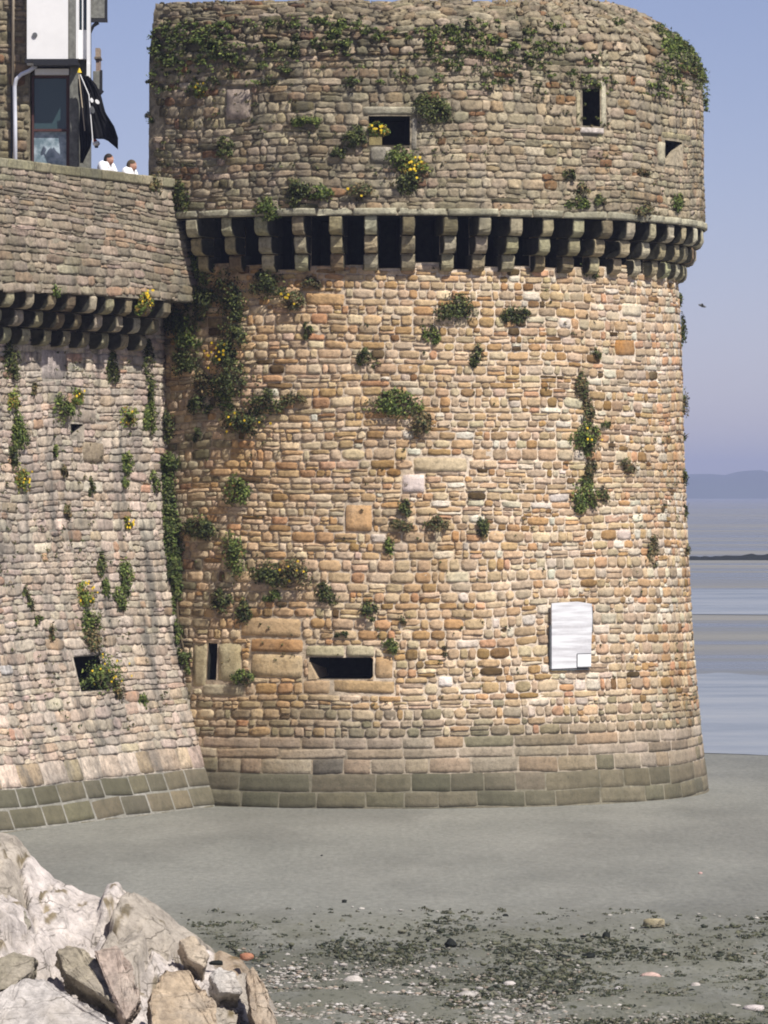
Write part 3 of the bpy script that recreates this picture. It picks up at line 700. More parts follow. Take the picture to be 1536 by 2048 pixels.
T = [ # x, y, w, h, kind, label, surface, flowers
 (905,618,66,48,'d','largest dark bush on the sunlit wall below the corbels, right of centre','l',0),
 (1030,626,40,30,'d','low green tuft just right of the largest bush under the corbels','l',0),
 (863,664,26,32,'g','bright green sprig down left of the largest bush under the corbels','l',0),
 (736,712,28,36,'d','dark tuft on bare stone midway between two sprigs, upper middle of the wall','l',0),
 (953,708,24,36,'d','small upright tuft below the low green tuft, upper right of centre','l',0),
 (616,661,16,26,'d','thin small sprig high on the left half of the sunlit wall','l',0),
 (585,597,36,38,'b','reddish tipped tuft close under the fifth corbel from the left','l',5),
 (540,566,54,46,'d','broad green clump touching the corbel feet on the left','l',0),
 (622,568,30,26,'b','small brown tuft tucked in under the corbels left of centre','l',0),
 (788,806,82,42,'g','long sloping green clump in the middle of the tower wall','l',0),
 (838,845,40,38,'b','brownish tuft just below the long sloping clump in the middle','l',0),
 (1190,706,14,28,'d','tiny dark sprig on the pale stones at upper right','l',0),
 (1162,772,22,50,'b','narrow dry plant at the top of the long crack on the right','l',0),
 (1174,822,20,50,'b','dry stems hanging in the middle of the long crack on the right','l',0),
 (1169,876,46,50,'g','green bush growing at the middle of the long crack on the right','l',4),
 (1176,925,22,60,'b','thin brown stems trailing from the bush in the right hand crack','l',0),
 (1168,988,40,52,'g','green bush at the foot of the long crack on the right','l',0),
 (1206,990,18,28,'b','small brown tuft beside the bush at the foot of the crack','l',0),
 (1255,932,28,26,'b','olive tuft right of the crack near the tower edge','l',0),
 (1210,846,14,14,'d','dot of dark green right of the bush in the crack','l',0),
 (475,980,42,46,'g','green tuft left of centre at mid height of the tower','l',0),
 (806,1018,26,30,'d','upper of two small dark tufts in the middle of the wall','l',0),
 (806,1050,38,24,'b','lower of two small dark tufts in the middle of the wall','l',0),
 (870,1042,36,34,'b','pale brown dry tuft right of the two small dark tufts','l',0),
 (963,1050,26,32,'d','single dark round tuft right of centre at mid height','l',0),
 (778,1088,20,28,'g','little green sprig below the two small dark tufts','l',0),
 (467,1112,44,80,'g','tall hanging green plant on the left above the clumps','l',0),
 (532,1144,46,46,'d','left of the two side by side clumps on the lower left','l',0),
 (590,1146,58,48,'b','right of the two side by side clumps, with yellow heads','l',7),
 (543,1188,26,28,'g','small tuft right under the side by side clumps','l',0),
 (445,1200,32,34,'d','dark tuft on the lower left above the arrow slit','l',0),
 (488,1218,24,42,'d','narrow upright tuft between arrow slit and side by side clumps','l',0),
 (650,1188,42,32,'d','dark sprawling tuft above the gun port','l',0),
 (737,1220,28,32,'d','round dark tuft above the right end of the gun port','l',0),
 (683,1267,18,16,'d','tiny tuft on the stone above the gun port lintel','l',0),
 (780,1290,26,30,'g','bright tuft right beside the gun port lintel','l',0),
 (808,1240,14,18,'b','tiny olive sprig up right of the gun port','l',0),
 (888,1306,12,20,'b','tiny olive sprig far right of the gun port','l',0),
 (487,1356,40,24,'g','flat green cushion to the right of the arrow slit foot','l',0),
 (402,1053,48,38,'d','dark bush beside the ivy on the left of the tower','l',0),
 (492,840,74,50,'d','big dark clump with yellow flowers on the left of the tower','l',9),
 (532,803,58,36,'d','dark clump just up right of the flowering clump','l',0),
 (586,798,44,26,'b','reddish brown tuft at the right end of the row of clumps','l',0),
 (470,664,50,54,'d','dark bush in the shaded hollow left of the sunlit wall','l',0),
 (447,712,42,44,'d','bush with bright yellow flowers in the hollow on the left','l',16),
 (458,752,50,64,'d','very dark mass hanging below the yellow flowers in the hollow','l',0),
 (437,800,42,30,'g','green tuft at the bottom of the hollow','l',0),
 (402,808,32,44,'d','dark tuft left of the one at the bottom of the hollow','l',0),
 (398,866,18,26,'d','small lone tuft left of the flowering clump','l',0),
 (374,722,50,48,'d','round bush near the end of the rampart, left of the yellow flowers','l',0),
 (378,666,44,50,'g','green bush directly below the parapet corner','l',0),
 (468,610,40,50,'d','dark leaves at the top of the shaded hollow, under the second corbel','l',0),
 (404,600,44,60,'d','dark shrub between parapet corner and the first corbels','l',0),
 (352,640,34,60,'d','dark growth in the shadow under the parapet corner','l',0),
 (410,760,34,40,'b','brownish growth on the left side of the hollow','l',0),
 (336,850,40,70,'d','shaggy dark plant at the top end of the corner ivy','l',0),
 (436,584,84,72,'d','big shaded mass of leaves under the first corbels','l',0),
 (398,532,44,56,'g','leafy growth at the foot of the leftmost corbel','l',0),
 (1180,536,32,28,'d','dark tuft between corbel feet on the right','l',0),
 (1306,1098,18,50,'b','brown upright plant near the right edge of the tower','l',0),
 (1366,598,14,26,'d','topmost tuft sticking out from the right edge below the corbels','l',0),
 (1368,655,18,60,'d','tall tuft sticking out from the right edge of the tower','l',0),
 (1366,803,20,48,'b','brown plant sticking out halfway down the right edge','l',0),
 (1369,873,16,18,'d','small sprig sticking out of the right edge above the bay horizon','l',0),
 (1366,952,12,34,'d','tuft on the right edge level with the far shore','l',0),
 (1368,1018,10,34,'d','tuft on the right edge just below the far shore line','l',0),
 (1372,1105,8,30,'b','thin sprig on the right edge level with the dark bank of rocks','l',0),
 (862,212,52,46,'d','round dark bush to the right of the square window','u',0),
 (757,258,30,22,'y','yellow plant inside the square window','u',10),
 (712,272,36,32,'d','tuft at the left of the square window','u',0),
 (803,318,50,40,'g','green bush directly below the square window','u',0),
 (828,336,46,38,'y','yellow flowering bush below right of the square window','u',14),
 (820,362,40,34,'d','dark leaf clump added for the shade under the yellow flowering bush','u',0),  # leaf clump added in place of the bush's shadow on the wall
 (722,382,42,26,'b','low tuft with a few yellow heads above the corbels','u',4),
 (447,296,34,32,'d','dark tuft below the blocked window on the left','u',0),
 (403,178,26,22,'y','yellowish tuft left of the blocked window','u',5),
 (595,92,30,36,'d','dark plant high up left of centre on the tower','u',0),
 (612,240,42,20,'g','green spread between blocked window and square window','u',0),
 (676,302,26,20,'d','small flat tuft down left of the square window','u',0),
 (530,416,46,34,'g','bright leafy tuft right on the ledge above the third corbel','u',0),
 (640,385,36,28,'g','light green tuft above the ledge left of centre','u',0),
 (597,382,30,46,'d','upright dark tuft above the ledge left of centre','u',0),
 (360,392,24,56,'d','dark growth in the corner between rampart and upper tower','u',0),
 (1136,351,20,26,'d','small dark tuft below the narrow window','u',0),
 (1165,380,24,26,'b','brown tuft above the right hand corbels','u',0),
 (1156,406,34,20,'g','low green tuft on the ledge under the narrow window','u',0),
 (1204,402,20,26,'d','green stain of moss with leaves on the right of the ledge','u',0),
 (1292,344,24,20,'b','ochre tuft left of the triangular opening','u',0),
 (1290,422,30,30,'b','brownish tuft on the ledge near the right end','u',0),
 (1352,402,22,34,'g','green plant below the triangular opening','u',0),
 (1343,96,44,48,'g','leafy growth on the sloping top at the right','u',0),
 (1376,122,46,42,'d','bushy growth on the outer shoulder of the tower top','u',0),
 (1398,143,26,22,'d','grass tuft sticking out beyond the upper right corner','u',0),
 (1189,168,18,20,'d','dark tuft over the narrow window','u',0),
 (299,232,14,20,'d','small dark tuft on the left edge of the upper tower','u',0),
 (18,722,34,60,'d','dark straggling plant at the left photo edge under the rampart corbels','w',0),
 (24,800,26,42,'y','upper of two yellowish plants in the left dark streak','w',0),
 (32,862,40,54,'g','bright green plant in the left dark streak','w',0),
 (24,908,24,50,'d','dark trailing stems below the bright green plant at far left','w',0),
 (40,955,34,42,'y','plant with yellow flowers near the left photo edge','w',8),
 (122,815,42,48,'g','leafy green bush above left of the small opening','w',0),
 (153,790,32,28,'y','yellow green tuft above the wide lintel','w',3),
 (252,830,46,34,'y','olive bush right of the wide lintel','w',3),
 (66,785,16,26,'b','small brown sprig between left streak and leafy bush','w',0),
 (292,716,26,54,'d','dark tuft hanging in the corner under the rampart corbels','w',0),
 (222,734,26,46,'d','dark tuft hanging below the rampart corbels in the middle','w',0),
 (298,778,24,60,'d','narrow leafy strand in the rampart corner, upper','w',0),
 (296,838,32,54,'g','leafy clump in the rampart corner, lower','w',0),
 (108,906,14,24,'g','single small tuft left of the grey block','w',0),
 (124,940,14,26,'b','brown sprig below the small opening','w',0),
 (180,972,14,30,'d','thin streak of leaves below the grey block','w',0),
 (251,925,26,36,'g','upper tuft of a pair in the middle of the rampart','w',0),
 (248,960,16,26,'g','lower tuft of a pair in the middle of the rampart','w',0),
 (133,1026,18,30,'b','lone olive sprig on pale stone at mid height of the rampart','w',0),
 (251,1048,22,22,'y','bright yellow flowering tuft in the middle of the rampart','w',9),
 (203,1134,28,42,'d','upright green tuft above the flowering bush','w',0),
 (208,1180,18,40,'g','narrow green tuft linking two bushes on the rampart','w',0),
 (246,1154,34,54,'g','tall green bush at lower right of the rampart','w',0),
 (238,1196,36,36,'g','green bush right below the tall one on the rampart','w',0),
 (165,1192,38,42,'y','bush with orange yellow flowers above the dark square opening','w',12),
 (172,1242,52,46,'g','green mass halfway between flowers and square opening','w',0),
 (180,1284,38,44,'b','olive growth just above the dark square opening','w',0),
 (204,1348,84,62,'g','large flowering bush bursting from the dark square opening','w',14),
 (234,1384,28,46,'b','brown tail of growth hanging below the large flowering bush','w',0),
 (284,1397,20,32,'g','small green tuft right of the large flowering bush','w',0),
 (50,1186,14,24,'d','upper of three little tufts low on the left of the rampart','w',0),
 (60,1212,16,30,'d','middle of three little tufts low on the left of the rampart','w',0),
 (71,1236,18,22,'g','lowest of three little tufts low on the left of the rampart','w',0),
 (102,1262,22,30,'b','faded brown tuft left of the green mass','w',0),
 (306,962,22,34,'g','tuft standing left of the ivy strand','w',0),
 (112,576,22,24,'g','green tuft on the bottom edge of the parapet','p',0),
 (284,602,34,38,'y','bright yellow flowers on the parapet bottom edge','p',18),
 (306,370,34,30,'b','olive tuft under the coping at the parapet end','p',0),
]
for t_ in T: plant(*t_)

# ivy strand in the corner between rampart and tower
rg = np.random.default_rng(5)
pts = [(352,918,36,26),(338,935,34,34),(340,975,40,50),(342,1015,34,50),(348,1050,46,44),(332,1085,34,44),(352,1112,44,40),(338,1148,24,34),(346,1178,26,30),(354,1215,16,34),(362,1256,14,34),(366,1292,13,22),(376,1312,18,20),(382,1342,11,16)]
iv = empty('ivy', tuple(drum_lower(np.array(hl(345, 1100)[0]), np.array(hl(345, 1100)[1]), np.array(0.)))
           , label='long strand of dark ivy climbing the corner between rampart and tower', cat='ivy')
Vs = []; base_ = np.array(iv.location)
def front(x, y, d):
    u, z = hl(x, y); p = drum_lower(np.array(u), np.array(z), np.array(d)); u2, z2 = hw(x, y); p2 = wall_s(np.array(u2), np.array(z2), np.array(d)); return p2 if p2[1] < p[1] else p
for (x, y, w_, h_) in pts:
    p = front(x, y, .12)-base_
    Vs.append(leaves(rg, int(w_*h_*.9), w_/194*1.5, .14, h_/194*1.7, .036, G['d']+G['g'][:2], center=p))
P, Fc, C = join(Vs); o = mesh_obj('foliage', P, Fc, M['leaf'], None, C); o.parent = iv
mb = MB(); mb.tube([tuple(front(x, y, .08)-base_) for x, y, _, _ in pts[::2]], .02, 6, (.10, .075, .045))
o = mb.build('stem', M['leaf']); o.parent = iv

# low growth all over the sloping cap, and mossy sprigs scattered in the upper joints
rg = np.random.default_rng(11); Vs = []
for k in range(1500):
    u = rg.uniform(VA+.1, 1.6*R0); v = CAP0+rg.uniform(-.6, 1.2)
    if v < CAP0-.1 and rg.random() < .55: continue
    dn = fbm(u*.9+4, v*1.3, 3, 8)
    if dn < .43+(.09 if u > 3.5 else 0): continue
    p = drum_upper(np.array(u), np.array(v), np.array(.05)); s_ = rg.uniform(.05, .16)
    Vs.append(leaves(rg, int(rg.integers(16, 48)), s_*1.3, s_*.8, s_*.8, .034, G['g' if rg.random() < .5 else 'd'], center=p))
P, Fc, C = join(Vs); tag(mesh_obj('cap_growth', P, Fc, M['leaf'], None, C), 'low patches of green growth creeping over the sloping tower top', 'ground cover', kind='stuff')
Vs = []
for k in range(2100):
    if rg.random() < .42: u = rg.uniform(VA+.1, 8.5); v = rg.uniform(12.4, 15.5); f_ = drum_upper; thr = .50+.02*max(0, u)
    elif rg.random() < .5: u = rg.uniform(-5, 9); v = rg.uniform(2, 11.3); f_ = drum_lower; thr = .54
    else: u = rg.uniform(-8, -.3); v = rg.uniform(1.6, 9.6); f_ = wall_s; thr = .5
    if fbm(u*1.1, v*1.1, 3, 21) < thr: continue
    p = f_(np.array(u), np.array(v), np.array(.035)); s_ = rg.uniform(.02, .07)*(1 if f_ is not drum_lower else .75)
    Vs.append(leaves(rg, int(rg.integers(5, 18)), s_*1.2, s_*.6, s_, .024, G['db'[int(rg.random() < .55)]], center=p))
P, Fc, C = join(Vs); tag(mesh_obj('joint_moss', P, Fc, M['leaf'], None, C), 'tiny sprigs of moss and weed in the stone joints', 'moss', kind='stuff')

# ------------------------------------------------------------------ white board on the tower
c0 = hl(1138, 1270); pc = drum_lower(np.array(c0[0]), np.array(c0[1]), np.array(.09)); ang = c0[0]/R0*.93
bd = empty('notice_board', tuple(pc), label='tall white weathered board fixed on the tower wall at lower right', cat='notice board'); bd.rotation_euler = (0, 0, ang)
kx = 97*math.cos(ang); W2, H2 = 84/kx/2, 135/97/2
def child(mb, name, mat, par, bevel=0, smooth=False):
    o = mb.build(name, mat, None, smooth=smooth, bevel=bevel); o.parent = par; return o
mb = MB(); pts = [(-W2, -H2), (W2*.93, -H2+.02), (W2*.95, -H2*.3), (W2*1.0, H2*.5), (W2*.97, H2*.93), (W2*.3, H2), (-W2*.5, H2*.98), (-W2, H2*.96)]
n = len(pts); mb.add([(x, -.02, z) for x, z in pts]+[(x, .02, z) for x, z in pts], [tuple(range(n)), tuple(range(n, 2*n))[::-1]]+[(i, n+i, n+(i+1) % n, (i+1) % n) for i in range(n)], (.8, .8, .8))
child(mb, 'panel', M['board'], bd)
mb = MB(); sx0, sx1, sz0, sz1 = W2*.25, W2*.92, -H2+.035, -H2+.30
for bx_ in ((sx0-.015, sx0, sz0, sz1), (sx0, sx1, sz1, sz1+.013), (sx0, sx1, sz0-.022, sz0)): mb.box(bx_[0], bx_[1], -.036, -.02, bx_[2], bx_[3])
child(mb, 'small_frame', M['slate'], bd)
mb = MB(); mb.box(sx0+.002, sx1, -.03, -.02, sz0+.002, sz1-.002); child(mb, 'small_plate', M['whitepaint'], bd)
mb = MB(); mb.box(-W2-.035, -W2-.004, -.005, .05, -H2*1.0, H2*.3); mb.box(-W2, W2*.9, -.005, .05, -H2-.035, -H2-.004); mb.box(W2*1.01, W2*1.01+.025, -.0, .05, H2*.1, H2*.85)  # dark strips stand in for the shadow along the board's edges
child(mb, 'edge_shade', M['slate'], bd)

# ------------------------------------------------------------------ house behind the parapet
HYD = 112.0
def P2(x, y, Y=HYD): return ((x-768)/F*Y, EYE+(HY-y)/F*Y)
hx, hz = P2(160, 330); house = empty('stone_house', (hx, HYD, 11.86), label='town house with white rendered upper floor above a big window, behind the parapet', cat='house')
def hbox(mb, x0, x1, y0, y1, d0, d1, c=(.5, .5, .5)):
    X0, Z1 = P2(x0, y0); X1, Z0 = P2(x1, y1); mb.box(X0, X1, HYD+d0, HYD+d1, Z0, Z1, c)
mb = MB(); hbox(mb, -260, 60, -330, 400, 0, 3, lin(150, 138, 112)); hbox(mb, 60, 158, -330, 400, .28, 3, lin(150, 138, 112))
o = mb.build('wall', M['upper'], house)
# stone courses on the visible strip
def flat_s(u, v, d): return np.stack([u+0*d, HYD-d, v+0*d], -1)
x0, z0 = P2(-60, 400); x1, z1 = P2(60, -60)
st = courses(x0, x1-.02, z0, z1, (.15, .28), (.2, .5)); st = [[s[0], min(s[1], x1), s[2], s[3]] for s in st if s[0] < x1-.1]
P, Fc, C = stones_mesh(flat_s, st, lambda u, v, n: grey(n)*.95, relief=.03, gap=.01)
mesh_obj('wall_stones', P, Fc, M['upper'], house, C, smooth=True)
mb = MB(); hbox(mb, 56, 138, -330, 132, -.35, .3); mb.build('white_bay', M['white'], house)
mb = MB(); hbox(mb, 70, 138, 138, 150, -.06, .25); mb.build('lintel', M['whitepaint'], house)
mb = MB(); hbox(mb, 52, 158, 121, 129, -.42, -.36); hbox(mb, 70, 160, 129.5, 134, -.5, .2); mb.build('gutter', M['iron'], house)
win = MB(); hbox(win, 63, 67, 150, 340, .1, .26); hbox(win, 132, 139, 150, 340, .1, .26); hbox(win, 67, 132, 150, 155, .1, .26); hbox(win, 67, 132, 257, 262, .12, .26)
wo = win.build('window', M['frame'], house)
def sub(mb, name, mat, par, smooth=False, bevel=0):
    o = mb.build(name, mat, None, smooth=smooth, bevel=bevel); o.parent = par; o.matrix_parent_inverse = Matrix.Translation(-Vector(house.location)) if par is not house else o.matrix_parent_inverse
    return o
def hang(o, par):      # parent to a child that itself sits in world coordinates
    bpy.context.view_layer.update(); o.parent = par; o.matrix_parent_inverse = par.matrix_world.inverted(); return o
mb = MB(); hbox(mb, 67, 132, 155, 257, .2, .24); hang(mb.build('pane', M['glass']), wo)
mb = MB(); hbox(mb, 67, 132, 262, 335, .2, .24); hang(mb.build('pane', M['glass2']), wo)
mb = MB(); hbox(mb, 139, 158, 128, 400, -.05, .3); hbox(mb, 138.5, 152, -330, 121, -.3, .3); mb.build('corner_post', M['timber'], house, bevel=.02)
mb = MB(); hbox(mb, 152.5, 158, -330, 118, -.1, .3); hbox(mb, 174, 180, -330, 128, -.1, .3); hbox(mb, 158, 174, 60, 118, 0, .25); hbox(mb, 164, 167, -330, 60, .0, .25); hbox(mb, 174, 181, 128, 158, -.12, .0)
sw_ = mb.build('side_window_frame', M['whitepaint'], house)
mb = MB(); hbox(mb, 158, 174, -330, 60, .12, .2); hang(mb.build('pane', M['glass']), sw_)
mb = MB(); hbox(mb, 152, 178, -330, 400, .32, .9); mb.build('side_wall', M['timber'], house)
mb = MB(); X, Z = P2(27, -330); X, Z2 = P2(27, 172); mb.tube([(X, HYD-.12, Z), (X, HYD-.12, Z2)], .03, 10); mb.build('upper_pipe', M['pipebeige'], house, smooth=True)
mb = MB(); q = [P2(*a_) for a_ in ((74, 133), (60, 143), (44, 150), (34, 160), (30, 174), (31, 240), (32, 380))]
mb.tube([(x, HYD-.2 if i < 4 else HYD-.14, z) for i, (x, z) in enumerate(q)], .045, 12); mb.build('drainpipe', M['pipe'], house, smooth=True)
mb = MB(); hbox(mb, 22, 25.5, -330, 400, -.06, 0); mb.build('cable', M['iron'], house)
X, Z = P2(72, 73); mb = MB(); mb.tube([(X, HYD-.38, Z), (X, HYD-.35, Z)], .055, 12); mb.build('wall_stud', M['slate'], house)

# flags hanging at the house corner
def flag(cols, rows, outline_l, outline_r, Y, amp, label, name, group=None, marks=()):
    """draped cloth between two pixel outlines from top to bottom; folds give it depth"""
    ys = np.linspace(outline_l[0][1], outline_l[-1][1], rows)
    V = []
    for y in ys:
        xl = np.interp(y, [p[1] for p in outline_l], [p[0] for p in outline_l]); xr = np.interp(y, [p[1] for p in outline_r], [p[0] for p in outline_r])
        for k in range(cols):
            s = k/(cols-1); X, Z = P2(xl+(xr-xl)*s, y, Y)
            V.append((X, Y+amp*math.sin(s*15+y*.03)*.5+amp*.4*math.sin(s*31-y*.05), Z))
    Fc = [(i*cols+j, (i+1)*cols+j, (i+1)*cols+j+1, i*cols+j+1) for i in range(rows-1) for j in range(cols-1)]
    X, Z = P2(outline_l[0][0], outline_l[0][1], Y)
    root = empty(name, (X, Y, Z), label=label, cat='flag', group=group)
    o = mesh_obj('cloth', V, Fc, M['black'], root, (0, 0, 0), smooth=True)
    m_ = o.modifiers.new('thick', 'SOLIDIFY'); m_.thickness = .012
    for (pl, mt, nm) in marks:
        mb = MB(); n = len(pl); W = [P2(x, y, Y) for x, y in pl]
        mb.add([(x, Y-amp-.03, z) for x, z in W]+[(x, Y-amp-.018, z) for x, z in W], [tuple(range(n)), tuple(range(n, 2*n))[::-1]]+[(i, n+i, n+(i+1) % n, (i+1) % n) for i in range(n)])
        mb.build(nm, mt, root)
    return root
def ell(cx, cy, a, b, rot=0, n=10):
    return [(cx+a*math.cos(t)*math.cos(rot)-b*math.sin(t)*math.sin(rot), cy+a*math.cos(t)*math.sin(rot)+b*math.sin(t)*math.cos(rot)) for t in np.linspace(0, 2*math.pi, n, endpoint=False)][::-1]
fl1 = flag(24, 26, [(164, 152), (170, 175), (176, 200), (180, 225), (182, 250), (185, 278)], [(176, 152), (192, 170), (203, 195), (211, 225), (228, 252), (236, 278)], 111.3, .05,
     'black flag with white emblem blowing out from the house corner', 'flag', marks=[
     (ell(184, 201, 3.2, 5, -.3), M['whitepaint'], 'emblem'), (ell(195, 204, 3.5, 5.5, -.7), M['whitepaint'], 'emblem'), (ell(185, 220, 4.5, 8, -.3), M['slate'], 'emblem')])
mb = MB(); q = [P2(*a_, 111.3) for a_ in ((205, 277), (236, 277), (236, 299), (228, 292), (216, 282))]; n = len(q)
mb.add([(x, 111.3-.02, z) for x, z in q]+[(x, 111.32, z) for x, z in q], [tuple(range(n)), tuple(range(n, 2*n))[::-1]]+[(i, n+i, n+(i+1) % n, (i+1) % n) for i in range(n)]); mb.build('cloth_tip', M['black'], fl1)
mb = MB(); q = [(p[0], 111.25, p[1]) for p in (P2(160, 148, 111.3), P2(178, 190, 111.3), P2(186, 285, 111.3))]; mb.tube(q, .011, 8); mb.build('pole', M['whitepaint'], fl1)
mb = MB(); X, Z = P2(159, 146, 111.3); mb.tube([(X, 111.25, Z), (X, 111.25, Z+.1)], [.05, .012], 8); mb.build('pole_tip', M['petal'], fl1)
fl2 = flag(14, 22, [(157, 158), (157, 190), (160, 215), (158, 245), (160, 290), (160, 326)], [(172, 158), (178, 190), (182, 215), (184, 245), (182, 290), (166, 326)], 111.7, .05,
     'furled black flag hanging straight down along the grey corner post', 'flag')
mb = MB(); q = [(p[0], 111.64, p[1]) for p in (P2(158, 150, 111.7), P2(170, 262, 111.7))]; mb.tube(q, .012, 6); mb.build('cord', M['pipebeige'], fl2)

def lantern(x0, x1, y0, y1, label, tail):
    Y = 112.4; xm = (x0+x1)/2; X, Z = P2(xm, y0, Y); o = empty('hanging_sign', (X, Y, Z), label=label, cat='sign')
    X0, Z1 = P2(x0, y0, Y); X1, Z0 = P2(x1, y1, Y)
    mb = MB(); mb.box(X0, X1, Y, Y+.12, Z0+.08, Z1); mb.build('board', M['timber'], o, bevel=.01)
    mb = MB(); mb.box(X0-.01, X1+.02, Y-.015, Y+.14, Z0, Z0+.07); mb.box(X1-.03, X1+.015, Y-.015, Y+.14, Z0+.07, Z1+.02); mb.build('frame', M['iron'], o)
    q = [(p[0], Y+.05, p[1]) for p in tail]; mb = MB(); mb.tube(q, [.05, .035, .02][:len(q)], 8); mb.build('bracket', M['iron'], o)
Yq = 112.4
lantern(181, 213, -30, 44, 'larger dark hanging sign high up beside the white window frame', [P2(196, 44, Yq), P2(186, 52, Yq), P2(181, 66, Yq)])
lantern(186, 203, 142, 186, 'smaller dark hanging sign beside the top of the black flag', [P2(204, 180, Yq), P2(198, 190, Yq), P2(186, 192, Yq)])
mb = MB(); hbox(mb, 183, 192, 84, 102, 1.5, 2.0, lin(178, 160, 146)); hbox(mb, 181, 194, 102, 106, 1.45, 2.05, lin(130, 120, 110)); hbox(mb, 184, 192, 106, 150, 1.5, 2.0, lin(170, 150, 140))
o = mb.build('chimney', M['drum'], house); o['label'] = 'slim pinkish chimney behind the white window frame'
# red and white lamp under the flag
X, Z = P2(190, 285, 111.5); o = empty('wall_lamp', (X, 111.5, Z), label='small white lamp with red top hanging under the black flag', cat='lamp')
mb = MB(); mb.tube([(X+.03, 111.5, Z-.07), (X+.03, 111.5, Z-.03), (X+.02, 111.5, Z+.02)], [.05, .085, .06], 12); mb.build('shade', M['whitepaint'], o, smooth=True)
M['red'] = plain('red enamel', (.35, .03, .02), .4)
mb = MB(); mb.tube([(X+.0, 111.5, Z+.021), (X-.02, 111.5, Z+.075)], [.062, .03], 12); mb.build('cap', M['red'], o, smooth=True)
mb = MB(); mb.tube([(X+.03, 111.5, Z-.115), (X+.03, 111.5, Z-.075)], [.035, .045], 12); mb.build('base', M['iron'], o, smooth=True)
mb = MB(); mb.tube([(X-.02, 111.5, Z+.07), (X-.13, 111.8, Z+.1), (X-.2, 112.0, Z+.1)], .014, 6); mb.build('arm', M['iron'], o)

